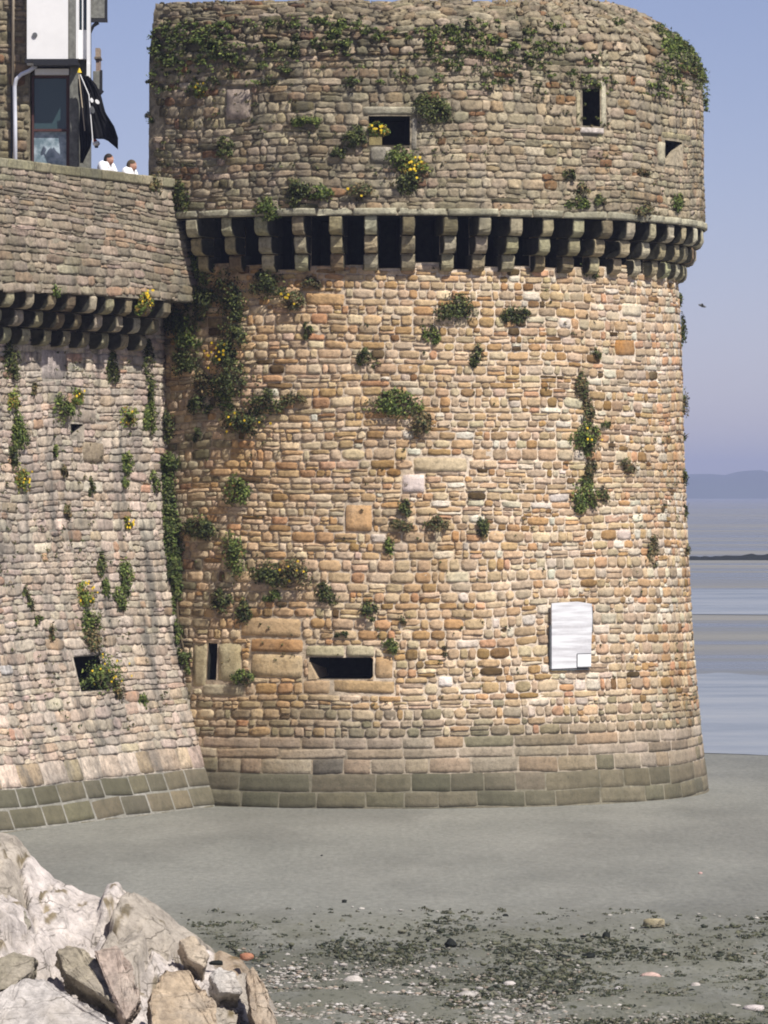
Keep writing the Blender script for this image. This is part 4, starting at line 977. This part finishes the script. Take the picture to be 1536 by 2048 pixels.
# ------------------------------------------------------------------ people on the rampart walk
def person(x, ytop, Y, yaw, hairmat, label, lean):
    X = (x-768)/F*Y; ztop = EYE+(HY-ytop)/F*Y; Hh = 1.62; zb = ztop-Hh
    root = empty('person', (X, Y, zb), label=label, cat='person', group='people looking over the parapet'); root.rotation_euler = (0, 0, yaw)
    J = {'pel': (0, 0, .92, .155), 'bel': (0, -.01-lean*.3, 1.06, .145), 'che': (0, -.02-lean*.7, 1.26, .16), 'nk': (0, -.02-lean, 1.44, .062), 'nk2': (0, -.05-lean*1.1, 1.46, .056)}
    hx_, hy_, hz_ = 0, -.07-lean*1.15, 1.505
    E = [('pel', 'bel'), ('bel', 'che'), ('che', 'nk'), ('nk', 'nk2')]
    for s in (-1, 1):
        n_ = 'L' if s < 0 else 'R'
        J['sh'+n_] = (s*.18, -.02-lean*.9, 1.40, .075); J['el'+n_] = (s*.25, -.12-lean, 1.13, .045); J['wr'+n_] = (s*.13, -.34-lean, 1.08, .03); J['ha'+n_] = (s*.10, -.42-lean, 1.07, .035)
        J['hi'+n_] = (s*.095, 0, .88, .10); J['kn'+n_] = (s*.10, -.02, .48, .065); J['an'+n_] = (s*.10, .02, .09, .045); J['to'+n_] = (s*.11, -.16, .035, .035)
        E += [('che', 'sh'+n_), ('sh'+n_, 'el'+n_), ('el'+n_, 'wr'+n_), ('wr'+n_, 'ha'+n_), ('pel', 'hi'+n_), ('hi'+n_, 'kn'+n_), ('kn'+n_, 'an'+n_), ('an'+n_, 'to'+n_)]
        for k in range(5):
            fx = s*(.10+(-.03+.016*k)); ln = [.05, .075, .08, .075, .06][k]
            J[f'f{k}{n_}'] = (fx-s*(.03 if k == 0 else 0), -.44-lean-ln*.6, 1.055, .010); J[f'g{k}{n_}'] = (fx-s*(.035 if k == 0 else 0), -.44-lean-ln, 1.03, .008)
            E += [('ha'+n_, f'f{k}{n_}'), (f'f{k}{n_}', f'g{k}{n_}')]
    def skin(name, keys, edges, rootk, mat, grow=0, par=root):
        me = bpy.data.meshes.new(name); idx = {k: i for i, k in enumerate(keys)}
        me.from_pydata([J[k][:3] for k in keys], [(idx[a_], idx[b_]) for a_, b_ in edges if a_ in idx and b_ in idx], [])
        o = bpy.data.objects.new(name, me); S.collection.objects.link(o); o.parent = par
        sm = o.modifiers.new('skin', 'SKIN'); sm.use_smooth_shade = True
        for k, i in idx.items():
            r_ = J[k][3]+grow; me.skin_vertices[0].data[i].radius = (r_, r_*(.72 if k in ('pel', 'bel', 'che') else 1))
            me.skin_vertices[0].data[i].use_root = (k == rootk)
        ss = o.modifiers.new('sub', 'SUBSURF'); ss.levels = 1; ss.render_levels = 1; me.materials.append(mat); return o
    bo = skin('body', list(J), E, 'pel', M['skin'])
    # head joined to the figure: sculpted ball with brow, nose, chin, ears
    def ball(name, rx, ry, rz, cx, cy, cz, mat, f=None, n=20):
        V = []; m_ = n//2
        for i in range(m_+1):
            a_ = math.pi*i/m_
            for j in range(n):
                b_ = 2*math.pi*j/n; p = [math.sin(a_)*math.cos(b_), math.sin(a_)*math.sin(b_), math.cos(a_)]
                k = f(p) if f else 1
                V.append((cx+p[0]*rx*k, cy+p[1]*ry*k, cz+p[2]*rz*k))
        Fc = [(i*n+j, (i+1)*n+j, (i+1)*n+(j+1) % n, i*n+(j+1) % n) for i in range(m_) for j in range(n)]
        o = mesh_obj(name, V, Fc, mat, None, (1, 1, 1), smooth=True); o.parent = root; return o
    def face(p):
        k = 1.0
        if p[1] < -.6 and abs(p[0]) < .22 and -.35 < p[2] < .1: k += .16*(1-abs(p[0])/.22)*(.1-p[2]+.2)
        if p[1] < -.4 and abs(abs(p[0])-.35) < .18 and -.02 < p[2] < .22: k -= .05
        if p[2] < -.5: k -= .10*max(0, p[1]+.2)
        if abs(p[0]) > .93: k += .10
        return k
    ball('head', .078, .098, .118, hx_, hy_, hz_, M['skin'], face)
    def hairf(p): return 1.0 if (p[2] > .15 or p[1] > -.1) else .8
    ball('hair', .090, .108, .122, hx_, hy_+.016, hz_+.012, hairmat, hairf)
    for s in (-1, 1): ball('eye', .011, .008, .008, hx_+s*.031, hy_-.089, hz_+.006, M['whitepaint'], n=8)
    ball('mouth', .024, .008, .007, hx_, hy_-.088, hz_-.055, M['red'], n=8)
    top = ['pel', 'bel', 'che', 'shL', 'shR', 'elL', 'elR']; skin('shirt', top+['nk'], E, 'pel', M['shirt'], .03)
    leg = ['pel', 'hiL', 'hiR', 'knL', 'knR', 'anL', 'anR']; skin('trousers', leg, E, 'pel', M['trouser'], .014)
    return root
person(206, 309, 108.9, R(62), M['hair'], 'person with dark hair and white shirt leaning on the parapet near the flags', .07)
person(253, 321, 109.3, R(70), M['hair2'], 'person with brown hair and white top nearer the round tower', .05)

# ------------------------------------------------------------------ ground, water, far shore
def lines(a, b, fine0, fine1, fs, growth=1.35):
    x = list(np.arange(fine0, fine1, fs)); s = fs
    while x[-1] < b: s *= growth; x.append(min(x[-1]+s, b))
    s = fs; lo = []
    y = fine0
    while y > a: s *= growth; y = max(y-s, a); lo.append(y)
    return np.array(lo[::-1]+x)
xs = lines(-4000, 4000, -13, 13, .13); ys = lines(-150, 9000, 56, 134, .16)
U, V_ = np.meshgrid(xs, ys, indexing='ij')
fade = np.clip((V_-54)/4, 0, 1)*np.clip((136-V_)/6, 0, 1)*np.clip((14-np.abs(U))/2, 0, 1)
rough = np.clip((84-V_)/6, 0.15, 1.5)
Z = fade*((fbm(U*.5, V_*.35, 4, 2)-.5)*.12*rough+(fbm(U*2.1, V_*1.6, 3, 4)-.5)*.07*rough)
Pg = np.stack([U, V_, Z], -1).reshape(-1, 3); nv = len(ys)
i, j = np.meshgrid(np.arange(len(xs)-1), np.arange(nv-1), indexing='ij'); i = i.ravel(); j = j.ravel()
Fg = np.stack([i*nv+j, (i+1)*nv+j, (i+1)*nv+j+1, i*nv+j+1], -1)
tag(mesh_obj('mudflat', Pg, Fg, M['mud'], smooth=True), kind='structure')
def gy(y): return EYE*F/(y-HY)
def sheet(name, near, far, z, mat):
    """near / far: lists of (X, Y) from left to right"""
    n = len(near); V = [(a_, b_, z) for a_, b_ in near]+[(a_, b_, z) for a_, b_ in far]
    return tag(mesh_obj(name, V, [(i, i+1, n+i+1, n+i) for i in range(n-1)], mat), kind='structure')
X_ = np.linspace(-60, 90, 301)
near = [(x, (gy(1512)-.35*(x-9)+.8*math.sin(x*.35)+.9*vnoise(x*1.1, 6.)) if x < 40 else 120) for x in X_]
sheet('water', near, [(x, gy(1366)+9*vnoise(x*.25, 2.)+4*vnoise(x*.9, 7.)) for x in X_], .012, M['water'])
X_ = np.linspace(-200, 300, 301)
sheet('tidal_pool', [(x, gy(1240)+9*vnoise(x*.09, 1.)+6*math.sin(x*.05)) for x in X_], [(x, gy(1184)+16*vnoise(x*.07, 4.)) for x in X_], .03, M['water'])
# dark bank of rocks across the flats
X_ = np.arange(-90, 130, .5); prof = []
V = []
for x in X_:
    h_ = .18+.38*vnoise(x*.22, 3.)+.12*vnoise(x*1.1, 8.)
    h_ = max(h_, .1)
    for dy, k in ((-3, -.2), (-1.5, .55), (-.5, .9), (.5, 1), (1.6, .5), (3, -.2)):
        V.append((x, 505+dy+1.5*vnoise(x*.1, 2.)+rng.normal(0, .2), h_*k+(rng.normal(0, .04) if k > 0 else 0)))
Fc = np.array([[a_*6+b_, (a_+1)*6+b_, (a_+1)*6+b_+1, a_*6+b_+1] for a_ in range(len(X_)-1) for b_ in range(5)])
M['weed'] = plain('dark seaweed', (.012, .014, .012), .85, var=.5, scale=3, spec=.2)
tag(mesh_obj('rock_bank', V, Fc, M['weed']), 'low black bank of rocks crossing the wet flats beyond the tower', 'rock bank')
# far shore
M['hill'] = plain('wooded far shore', (.035, .05, .03), .95, var=.35, scale=.01, spec=.1)
X_ = np.arange(-2600, 2600, 14.); V = []
for x in X_:
    h_ = 22+1.5*vnoise(x*.0022, 1.)+2*vnoise(x*.02, 5.)+5*vnoise(x*.05, 7.)**2+3*vnoise(x*.11, 7.)
    for dy, k in ((0, -.05), (30, .35), (160, .75), (500, 1.0), (1100, .3), (1500, -.1)):
        V.append((x, 5600+dy, h_*k+(2*vnoise(x*.05, dy*.1) if k > 0 else 0)))
Fc = np.array([[a_*6+b_, (a_+1)*6+b_, (a_+1)*6+b_+1, a_*6+b_+1] for a_ in range(len(X_)-1) for b_ in range(5)])
tag(mesh_obj('hills', V, Fc, M['hill']), kind='structure')
# haze
mb = MB(); mb.box(-3900, 3900, -140, 8900, -1.5, 60)
m, N, L, B = newmat('sea haze'); N.remove(B); pv = N.new('ShaderNodeVolumePrincipled')
pv.inputs['Color'].default_value = (.62, .70, 1, 1); pv.inputs['Density'].default_value = .00026; pv.inputs['Anisotropy'].default_value = .1
L.new(pv.outputs[0], N['Material Output'].inputs['Volume'])
tag(mb.build('haze', m), kind='stuff')

# ------------------------------------------------------------------ foreground bedrock
tx = np.array([-260, 0, 30, 55, 80, 110, 160, 205, 213, 235, 270, 320, 360, 400, 440, 480, 505, 540, 565, 640])
ty = np.array([1600, 1668, 1674, 1700, 1735, 1760, 1788, 1802, 1776, 1770, 1790, 1826, 1858, 1884, 1900, 1915, 1944, 1996, 2050, 2150])
YC = 66.
gx = np.arange(-13, -.3, .035); gyy = np.arange(54, 74, .05)
U, V_ = np.meshgrid(gx, gyy, indexing='ij')
zc = np.interp(U/YC*F+768, tx, EYE-(ty-HY)/F*YC)
# jointed blocks: stretched cells, each with its own tilt
a_ = R(-32); pu = (U*math.cos(a_)-(V_*.30)*math.sin(a_)); pvv = (U*math.sin(a_)+(V_*.30)*math.cos(a_))
def cells(pu, pvv, sx, sy, k):
    qx, qy = pu/sx, pvv/sy; i0 = np.floor(qx).astype(int); j0 = np.floor(qy).astype(int)
    b1 = np.full(qx.shape, 9.); b2 = np.full(qx.shape, 9.); ci = np.zeros(qx.shape, int); cj = np.zeros(qx.shape, int); ox = np.zeros(qx.shape); oy = np.zeros(qx.shape)
    for di in (-1, 0, 1):
        for dj in (-1, 0, 1):
            ii, jj = i0+di, j0+dj; fx = ii+.15+.7*hsh(ii, jj, k); fy = jj+.15+.7*hsh(ii, jj, k+1)
            d = np.maximum(np.abs(qx-fx), np.abs(qy-fy))*.6+np.hypot(qx-fx, qy-fy)*.4
            nb = d < b1; b2 = np.where(nb, b1, np.minimum(b2, d)); b1 = np.where(nb, d, b1)
            ci = np.where(nb, ii, ci); cj = np.where(nb, jj, cj); ox = np.where(nb, qx-fx, ox); oy = np.where(nb, qy-fy, oy)
    return b1, b2, ci, cj, ox, oy
b1, b2, ci, cj, ox, oy = cells(pu+.25*fbm(U, V_, 3, 3), pvv+.2*fbm(U, V_, 3, 6), 1.1, .42, 31)
blk = (hsh(ci, cj, 5)-.5)*.36+ox*(hsh(ci, cj, 6)-.5)*.8+oy*(hsh(ci, cj, 7)-.5)*.8-.20*np.clip(1-(b2-b1)/.10, 0, 1)
s1, s2, di_, dj_, sx_, sy_ = cells(pu+9, pvv+3, .34, .16, 77)
sm_ = (hsh(di_, dj_, 5)-.5)*.11+sx_*(hsh(di_, dj_, 6)-.5)*.16+sy_*(hsh(di_, dj_, 8)-.5)*.1-.06*np.clip(1-(s2-s1)/.15, 0, 1)
fr_ = np.clip(YC-V_, 0, 99)
H = zc-np.where(V_ > YC, (V_-YC)**1.5*.55, .27*fr_)
damp = np.clip((fr_+.25)/1.2, .12, 1)*np.clip((zc+.5)/.8, .2, 1)
t1, t2, ei_, ej_, ex_, ey_ = cells(pu*1.0+3+.06*fbm(U*4, V_*2, 2, 9), pvv+7, .12, .05, 99)
tn = (hsh(ei_, ej_, 5)-.5)*.05+ex_*(hsh(ei_, ej_, 6)-.5)*.06
H = H+(blk+sm_+tn)*damp+(fbm(U*3, V_*1.2, 3, 12)-.5)*.07
H = H-np.clip(-8.2-U, 0, 9)**1.3*.9-np.clip(56.5-V_, 0, 9)*.8
H = np.maximum(H, -.5)
Pr = np.stack([U, V_, H], -1).reshape(-1, 3); nv = len(gyy)
cA, cB, cC = np.array(lin(216, 206, 198)), np.array(lin(178, 158, 134)), np.array(lin(184, 174, 160))
hs = hsh(ci, cj, 9)[..., None]; C = np.where(hs < .03, cB, np.where(hs < .4, cC, cA))
C = C*(.86+.2*hsh(di_, dj_, 3)[..., None])*(.93+.14*hsh(ei_, ej_, 3)[..., None]); h3 = hsh(ei_, ej_, 4)[..., None]; C = np.where(h3 < .035, C*np.array([.42, .38, .27]), C); crack = np.clip(1-(b2-b1)/.05, 0, 1)[..., None]*(fbm(U*1.2, V_*.8, 3, 40) > .5)[..., None]
C = C*(1-.55*crack)+np.array((.07, .065, .04))*.55*crack
i, j = np.meshgrid(np.arange(len(gx)-1), np.arange(nv-1), indexing='ij'); i = i.ravel(); j = j.ravel()
Fr = np.stack([i*nv+j, (i+1)*nv+j, (i+1)*nv+j+1, i*nv+j+1], -1)
tag(mesh_obj('rock_outcrop', Pr, Fr, M['rock'], None, C.reshape(-1, 3)), 'pale jointed granite outcrop sloping down in the lower left corner', 'rock')

# slabs and boulders that lie on the outcrop and beside it
def hull(pts, mat, name, label, cat, group, col, loc, sub_=1, seed=0, amp=.03):
    import bmesh
    bm = bmesh.new()
    for p in pts: bm.verts.new(p)
    r_ = bmesh.ops.convex_hull(bm, input=bm.verts); 
    dl = [e for e in r_['geom_interior'] if isinstance(e, bmesh.types.BMVert)]
    if dl: bmesh.ops.delete(bm, geom=dl, context='VERTS')
    bmesh.ops.bevel(bm, geom=list(bm.edges), offset=.012, segments=1, affect='EDGES')
    for _ in range(sub_): bmesh.ops.subdivide_edges(bm, edges=bm.edges[:], cuts=1, use_grid_fill=True)
    bmesh.ops.triangulate(bm, faces=bm.faces[:])
    rg_ = np.random.default_rng(seed)
    from mathutils import noise as mn
    bm.normal_update()
    for v in bm.verts:
        q = v.co*2.6+Vector((seed*3.1, 0, 0)); st_ = mn.noise(Vector((q.x*.8, q.y*.8, q.z*.5)))*.045+mn.noise(q*3)*.03+mn.noise(q*9)*.014
        v.co += v.normal*(st_+abs(mn.noise(q*1.3+Vector((5, 5, 5))))*-.05)
    me = bpy.data.meshes.new(name); bm.to_mesh(me); bm.free()
    a = me.color_attributes.new('Col', 'FLOAT_COLOR', 'POINT'); n = len(me.vertices); c = np.ones((n, 4)); c[:, :3] = np.array(col)*rg_.uniform(.9, 1.1, (n, 1)); a.data.foreach_set('color', c.ravel())
    me.materials.append(mat); o = bpy.data.objects.new(name, me); S.collection.objects.link(o); o.location = loc
    return tag(o, label, cat, group)
def slab(poly, Yn, tilt, thick, name, label, col, seed):
    """angular slab: front face roughly the outline, running back by its thickness"""
    cx_ = sum(p[0] for p in poly)/len(poly); cy_ = sum(p[1] for p in poly)/len(poly); c_ = px(cx_, cy_, Yn)+np.array([0, .45, -.12]); pts = []
    for (x, y) in poly:
        q = px(x, y, Yn+tilt*(cy_-y)/100.)-c_
        pts += [tuple(q), tuple(q+np.array([-.05, thick, -.25]))]
    return hull(pts, M['rock'], name, label, 'rock', 'loose slabs on the pale outcrop', col, tuple(c_), 4, seed, .02)
br = lin(172, 142, 118); gr_ = lin(150, 142, 122); pw = lin(204, 197, 190)
slab([(112, 1900), (150, 1892), (200, 1925), (250, 1985), (232, 2010), (176, 1975), (128, 1945)], 61.6, 1.2, .8, 'rock_slab', 'long olive grey slab with a black crack along its left side', lin(170, 160, 140), 1)
slab([(188, 1900), (232, 1892), (262, 1925), (280, 2000), (250, 2040), (222, 1990)], 61.2, 1.0, .8, 'rock_slab', 'pinkish brown slab in the middle of the outcrop', lin(188, 170, 156), 2)
slab([(300, 1985), (330, 1930), (380, 1940), (430, 2000), (440, 2075), (300, 2075)], 60.6, 1.0, .8, 'rock_slab', 'broad tan slab at the bottom edge of the photo', lin(194, 174, 148), 3)
slab([(492, 1945), (505, 1930), (530, 1975), (562, 2060), (520, 2080), (505, 2010)], 63.2, 1.0, .6, 'rock_slab', 'narrow brown pointed slab at the right end of the outcrop', lin(184, 166, 144), 4)
slab([(-20, 1925), (30, 1902), (72, 1912), (66, 1940), (20, 1975), (-20, 1985)], 61.6, 1.0, .8, 'rock_slab', 'mossy grey block at the left edge of the photo', lin(160, 152, 134), 5)
slab([(28, 1850), (48, 1822), (62, 1845), (56, 1868), (34, 1872)], 63.5, .8, .4, 'rock_slab', 'small grey triangular block near the left edge', lin(140, 136, 122), 6)
slab([(-20, 2000), (60, 1950), (100, 1960), (180, 2010), (250, 2070), (-20, 2080)], 60.3, 1.2, 1.0, 'rock_slab', 'wide whitish slab in the bottom left corner', pw, 7)
slab([(206, 1796), (214, 1776), (236, 1769), (262, 1784), (258, 1800), (232, 1806)], 66.2, .6, .5, 'boulder', 'rounded pale boulder capping the crest of the outcrop', lin(206, 196, 188), 8)
slab([(362, 1880), (392, 1872), (420, 1905), (410, 1935), (376, 1915)], 64.2, .8, .5, 'rock_slab', 'tan block low on the right slope of the outcrop', lin(194, 178, 156), 10)
slab([(420, 1950), (440, 1935), (470, 1945), (480, 1985), (440, 1985)], 63.6, .8, .5, 'boulder', 'pale pitted boulder beside the narrow brown slab', lin(204, 198, 190), 11)

# stones and weed on the mud
def ico(k=1):
    import bmesh
    bm = bmesh.new(); bmesh.ops.create_icosphere(bm, subdivisions=k, radius=1)
    V = np.array([v.co[:] for v in bm.verts]); Fc = np.array([[v.index for v in f.verts] for f in bm.faces]); bm.free(); return V, Fc
IV, IF = ico(2); IV1, IF1 = ico(1)
def lump(rg_, s, flat=.6, V0=IV, rough_=.16):
    ph = rg_.uniform(0, 6, 6); d = 1+rough_*(np.sin(V0[:, 0]*2.3+ph[0])+np.sin(V0[:, 1]*2.9+ph[1])+np.sin(V0[:, 2]*3.4+ph[2]))*.6+rg_.normal(0, rough_*.25, len(V0))
    return V0*d[:, None]*np.array([s*rg_.uniform(.8, 1.3), s*rg_.uniform(.7, 1.1), s*flat])
def ground_px(x, y): Y = gy(y); return np.array([(x-768)/F*Y, Y, 0.])
SB = [(1300, 1956, 34, 'stone', (206, 176, 164), 'largest pinkish boulder lying on the mud at lower right'),
      (1306, 1852, 50, 'flat', (178, 166, 134), 'flat tan slab half sunk in the mud at lower right'),
      (1390, 1976, 24, 'stone', (200, 190, 182), 'pale stone right of the pinkish boulder'),
      (1385, 1985, 16, 'weed', (20, 20, 18), 'black stone in front of the pale stone at lower right'),
      (1506, 2022, 40, 'stone', (208, 198, 194), 'whitish rounded stone at the right photo edge'),
      (1470, 2018, 26, 'stone', (190, 184, 174), 'pale grey stone beside the whitish one at right'),
      (1175, 1917, 28, 'weed', (18, 18, 14), 'broad black weed covered stone in the middle right of the mud'),
      (1127, 1916, 20, 'weed', (18, 18, 14), 'smaller black stone left of the broad black one'),
      (1166, 1874, 12, 'weed', (30, 24, 20), 'dark reddish stone behind the broad black one'),
      (1214, 1874, 22, 'weed', (36, 26, 22), 'round dark brown stone near the tan slab'),
      (1010, 1832, 10, 'weed', (18, 18, 14), 'small black stone on the edge of the smooth mud'),
      (900, 1890, 26, 'weed', (20, 18, 12), 'black stone in the middle of the weedy mud'),
      (688, 1805, 12, 'weed', (16, 20, 18), 'lone dark green stone on the smooth mud'),
      (643, 1712, 6, 'weed', (16, 20, 18), 'single dark speck of stone alone on the open mud'),
      (1238, 1979, 16, 'stone', (210, 204, 200), 'small white stone left below the pinkish boulder'),
      (1020, 1970, 22, 'stone', (204, 196, 190), 'pale double stone on the lower middle of the mud'),
      (1452, 1990, 16, 'stone', (214, 208, 200), 'small white stone between pinkish boulder and photo edge'),
      (705, 1966, 34, 'stone', (206, 198, 190), 'pale flat stone left of centre near the bottom'),
      (930, 1994, 30, 'stone', (190, 184, 176), 'pale grey stone near the bottom centre'),
      (1400, 1748, 10, 'stone', (204, 168, 160), 'tiny pink stone alone on the mud below the tower edge'),
      (1310, 1968, 16, 'weed', (12, 14, 12), 'black weed clump tucked under the pinkish boulder'),
      (495, 1916, 22, 'stone', (188, 132, 104), 'orange brown stone at the foot of the outcrop'),
      (432, 1928, 22, 'weed', (58, 40, 26), 'dark brown stone wedged at the outcrop foot'),
      (398, 1925, 18, 'weed', (40, 44, 20), 'green weedy clump on the outcrop foot')]
for k, (x, y, wpx, kd, c_, lb) in enumerate(SB):
    rg_ = np.random.default_rng(100+k); p = ground_px(x, y); s = wpx/2*p[1]/F
    if k >= 21: p = px(x, y, 65.4 if k == 21 else 65.2); s = wpx/2*65/F
    V = lump(rg_, s, .62 if kd != 'flat' else .5, rough_=.22 if kd != 'weed' else .35)
    if kd == 'flat': V = np.sign(V)*np.minimum(np.abs(V), np.array([s*.92, s*.75, s*.34]))
    cc_ = np.array(lin(*c_))*np.ones((len(V), 1))
    o = mesh_obj('boulder' if wpx > 30 else 'stone', V+[0, 0, s*.25], IF, M['rock'] if kd != 'weed' else M['weed'], None, cc_, smooth=(kd != 'flat')); o.location = tuple(p)
    tag(o, lb, 'stone', 'stones lying on the mud')
rg_ = np.random.default_rng(44)
def scatter(n, dens, sz, cols, mat, name, label, cat, flat=.55, y0=1822, y1=2080, x0=300, rough_=.2):
    Vs, k = [], 0
    while k < n:
        x = rg_.uniform(x0, 1600); y = y0+(y1-y0)*rg_.random()**.8; p = ground_px(x, y)
        if rg_.random() > dens(x, y, p): k += .2; continue
        if x < 560 and y < 1880+(x-300)*.3: 
            if x < 340+(y-1830)*1.7: k += .2; continue
        s = sz[0]+(sz[1]-sz[0])*rg_.random()**3
        V = lump(rg_, s, flat, IV1, rough_)+p+[0, 0, s*.15]; c = np.array(cols[rg_.integers(len(cols))])*rg_.uniform(.8, 1.15)
        Vs.append((V, IF1.copy(), np.tile(c, (len(V), 1)))); k += 1
    P, Fc, C = join(Vs); return tag(mesh_obj(name, P, Fc, mat, None, C), label, cat, kind='stuff')
def dweed(x, y, p):
    d = fbm(p[0]*.9, p[1]*.32, 3, 55); lim = .56-.05*(y > 1850)
    if x < 900 and y > 1960: lim += .05
    return 1. if d > lim else .16
def dpeb(x, y, p):
    d = fbm(p[0]*.7+9, p[1]*.3, 3, 66); q = .30 if y > 1895 else .03
    if y > 1925+max(0, x-900)*.25: q = 1.4
    return q*(1 if d > .48 else .25)
scatter(5200, dweed, (.008, .055), [(.09, .095, .065), (.03, .036, .024), (.11, .11, .07), (.13, .125, .09)], M['leaf'], 'seaweed', 'dark specks and clumps of seaweed strewn over the mud', 'seaweed', .6, rough_=.4)
scatter(11000, dpeb, (.008, .045), [lin(180, 174, 164), lin(160, 155, 145), lin(204, 198, 190), lin(140, 136, 124), lin(170, 154, 138)], M['rock'], 'shingle', 'pale pebbles strewn over the near mud', 'pebbles', .5, y0=1840)
Vs = []; kk = 0
while kk < 2600:
    x = rg_.uniform(300, 1620); y = 1818+262*rg_.random()**.8
    if x < 340+(y-1830)*1.7: continue
    p = ground_px(x, y)
    if rg_.random() > dweed(x, y, p): continue
    s_ = .02+.07*rg_.random()**3
    Vs.append(leaves(rg_, int(5+s_*260), s_*1.8, s_*1.6, s_*.45, .022, [(.04, .046, .026), (.065, .07, .035), (.08, .075, .045), (.018, .024, .018)], center=p+[0, 0, s_*.3])); kk += 1
P, Fc, C = join(Vs); tag(mesh_obj('weed_litter', P, Fc, M['leaf'], None, C), 'ragged dark weed lying in drifts over the near mud', 'seaweed', kind='stuff')
scatter(2200, lambda x, y, p: 1. if (y > 1925+max(0, x-880)*.6 and fbm(p[0]*1.1, p[1]*.5, 3, 71) > .42) else 0, (.012, .06), [lin(206, 198, 190), lin(186, 178, 168), lin(214, 208, 202), lin(168, 160, 148)], M['rock'], 'rubble_strip', 'strip of pale rubble running right from the foot of the outcrop', 'rubble', .5, y0=1920)
scatter(60, lambda x, y, p: 1. if (abs(y-(1822+(x-900)*.02)) < 4 and (fbm(x*.012, 1., 2, 9) > .5)) else 0, (.02, .06), [lin(206, 200, 190)], M['rock'], 'pebble_line', 'thin line of white pebbles where smooth mud meets weed', 'pebbles', .4, y0=1812, y1=1860)

# bird
Yb = 108.; bp_ = px(1405, 612, Yb); bird = empty('bird', tuple(bp_), label='tiny dark bird flying beside the tower against the sky', cat='bird')
mb = MB(); mb.tube([(-.09, 0, .03), (-.05, 0, .02), (.0, 0, .0), (.05, 0, -.015), (.075, 0, -.02)], [.004, .022, .028, .02, .006], 8); o = mb.build('body', M['slate']); o.parent = bird
for s in (-1, 1):
    mb = MB(); mb.add([(-.02, s*.01, .01), (.03, s*.01, .0), (.0, s*.10, .045), (-.05, s*.16, .03), (-.03, s*.08, .04)], [(0, 1, 2, 4), (4, 2, 3)]); o = mb.build('wing', M['slate']); o.parent = bird
    o.modifiers.new('t', 'SOLIDIFY').thickness = .006
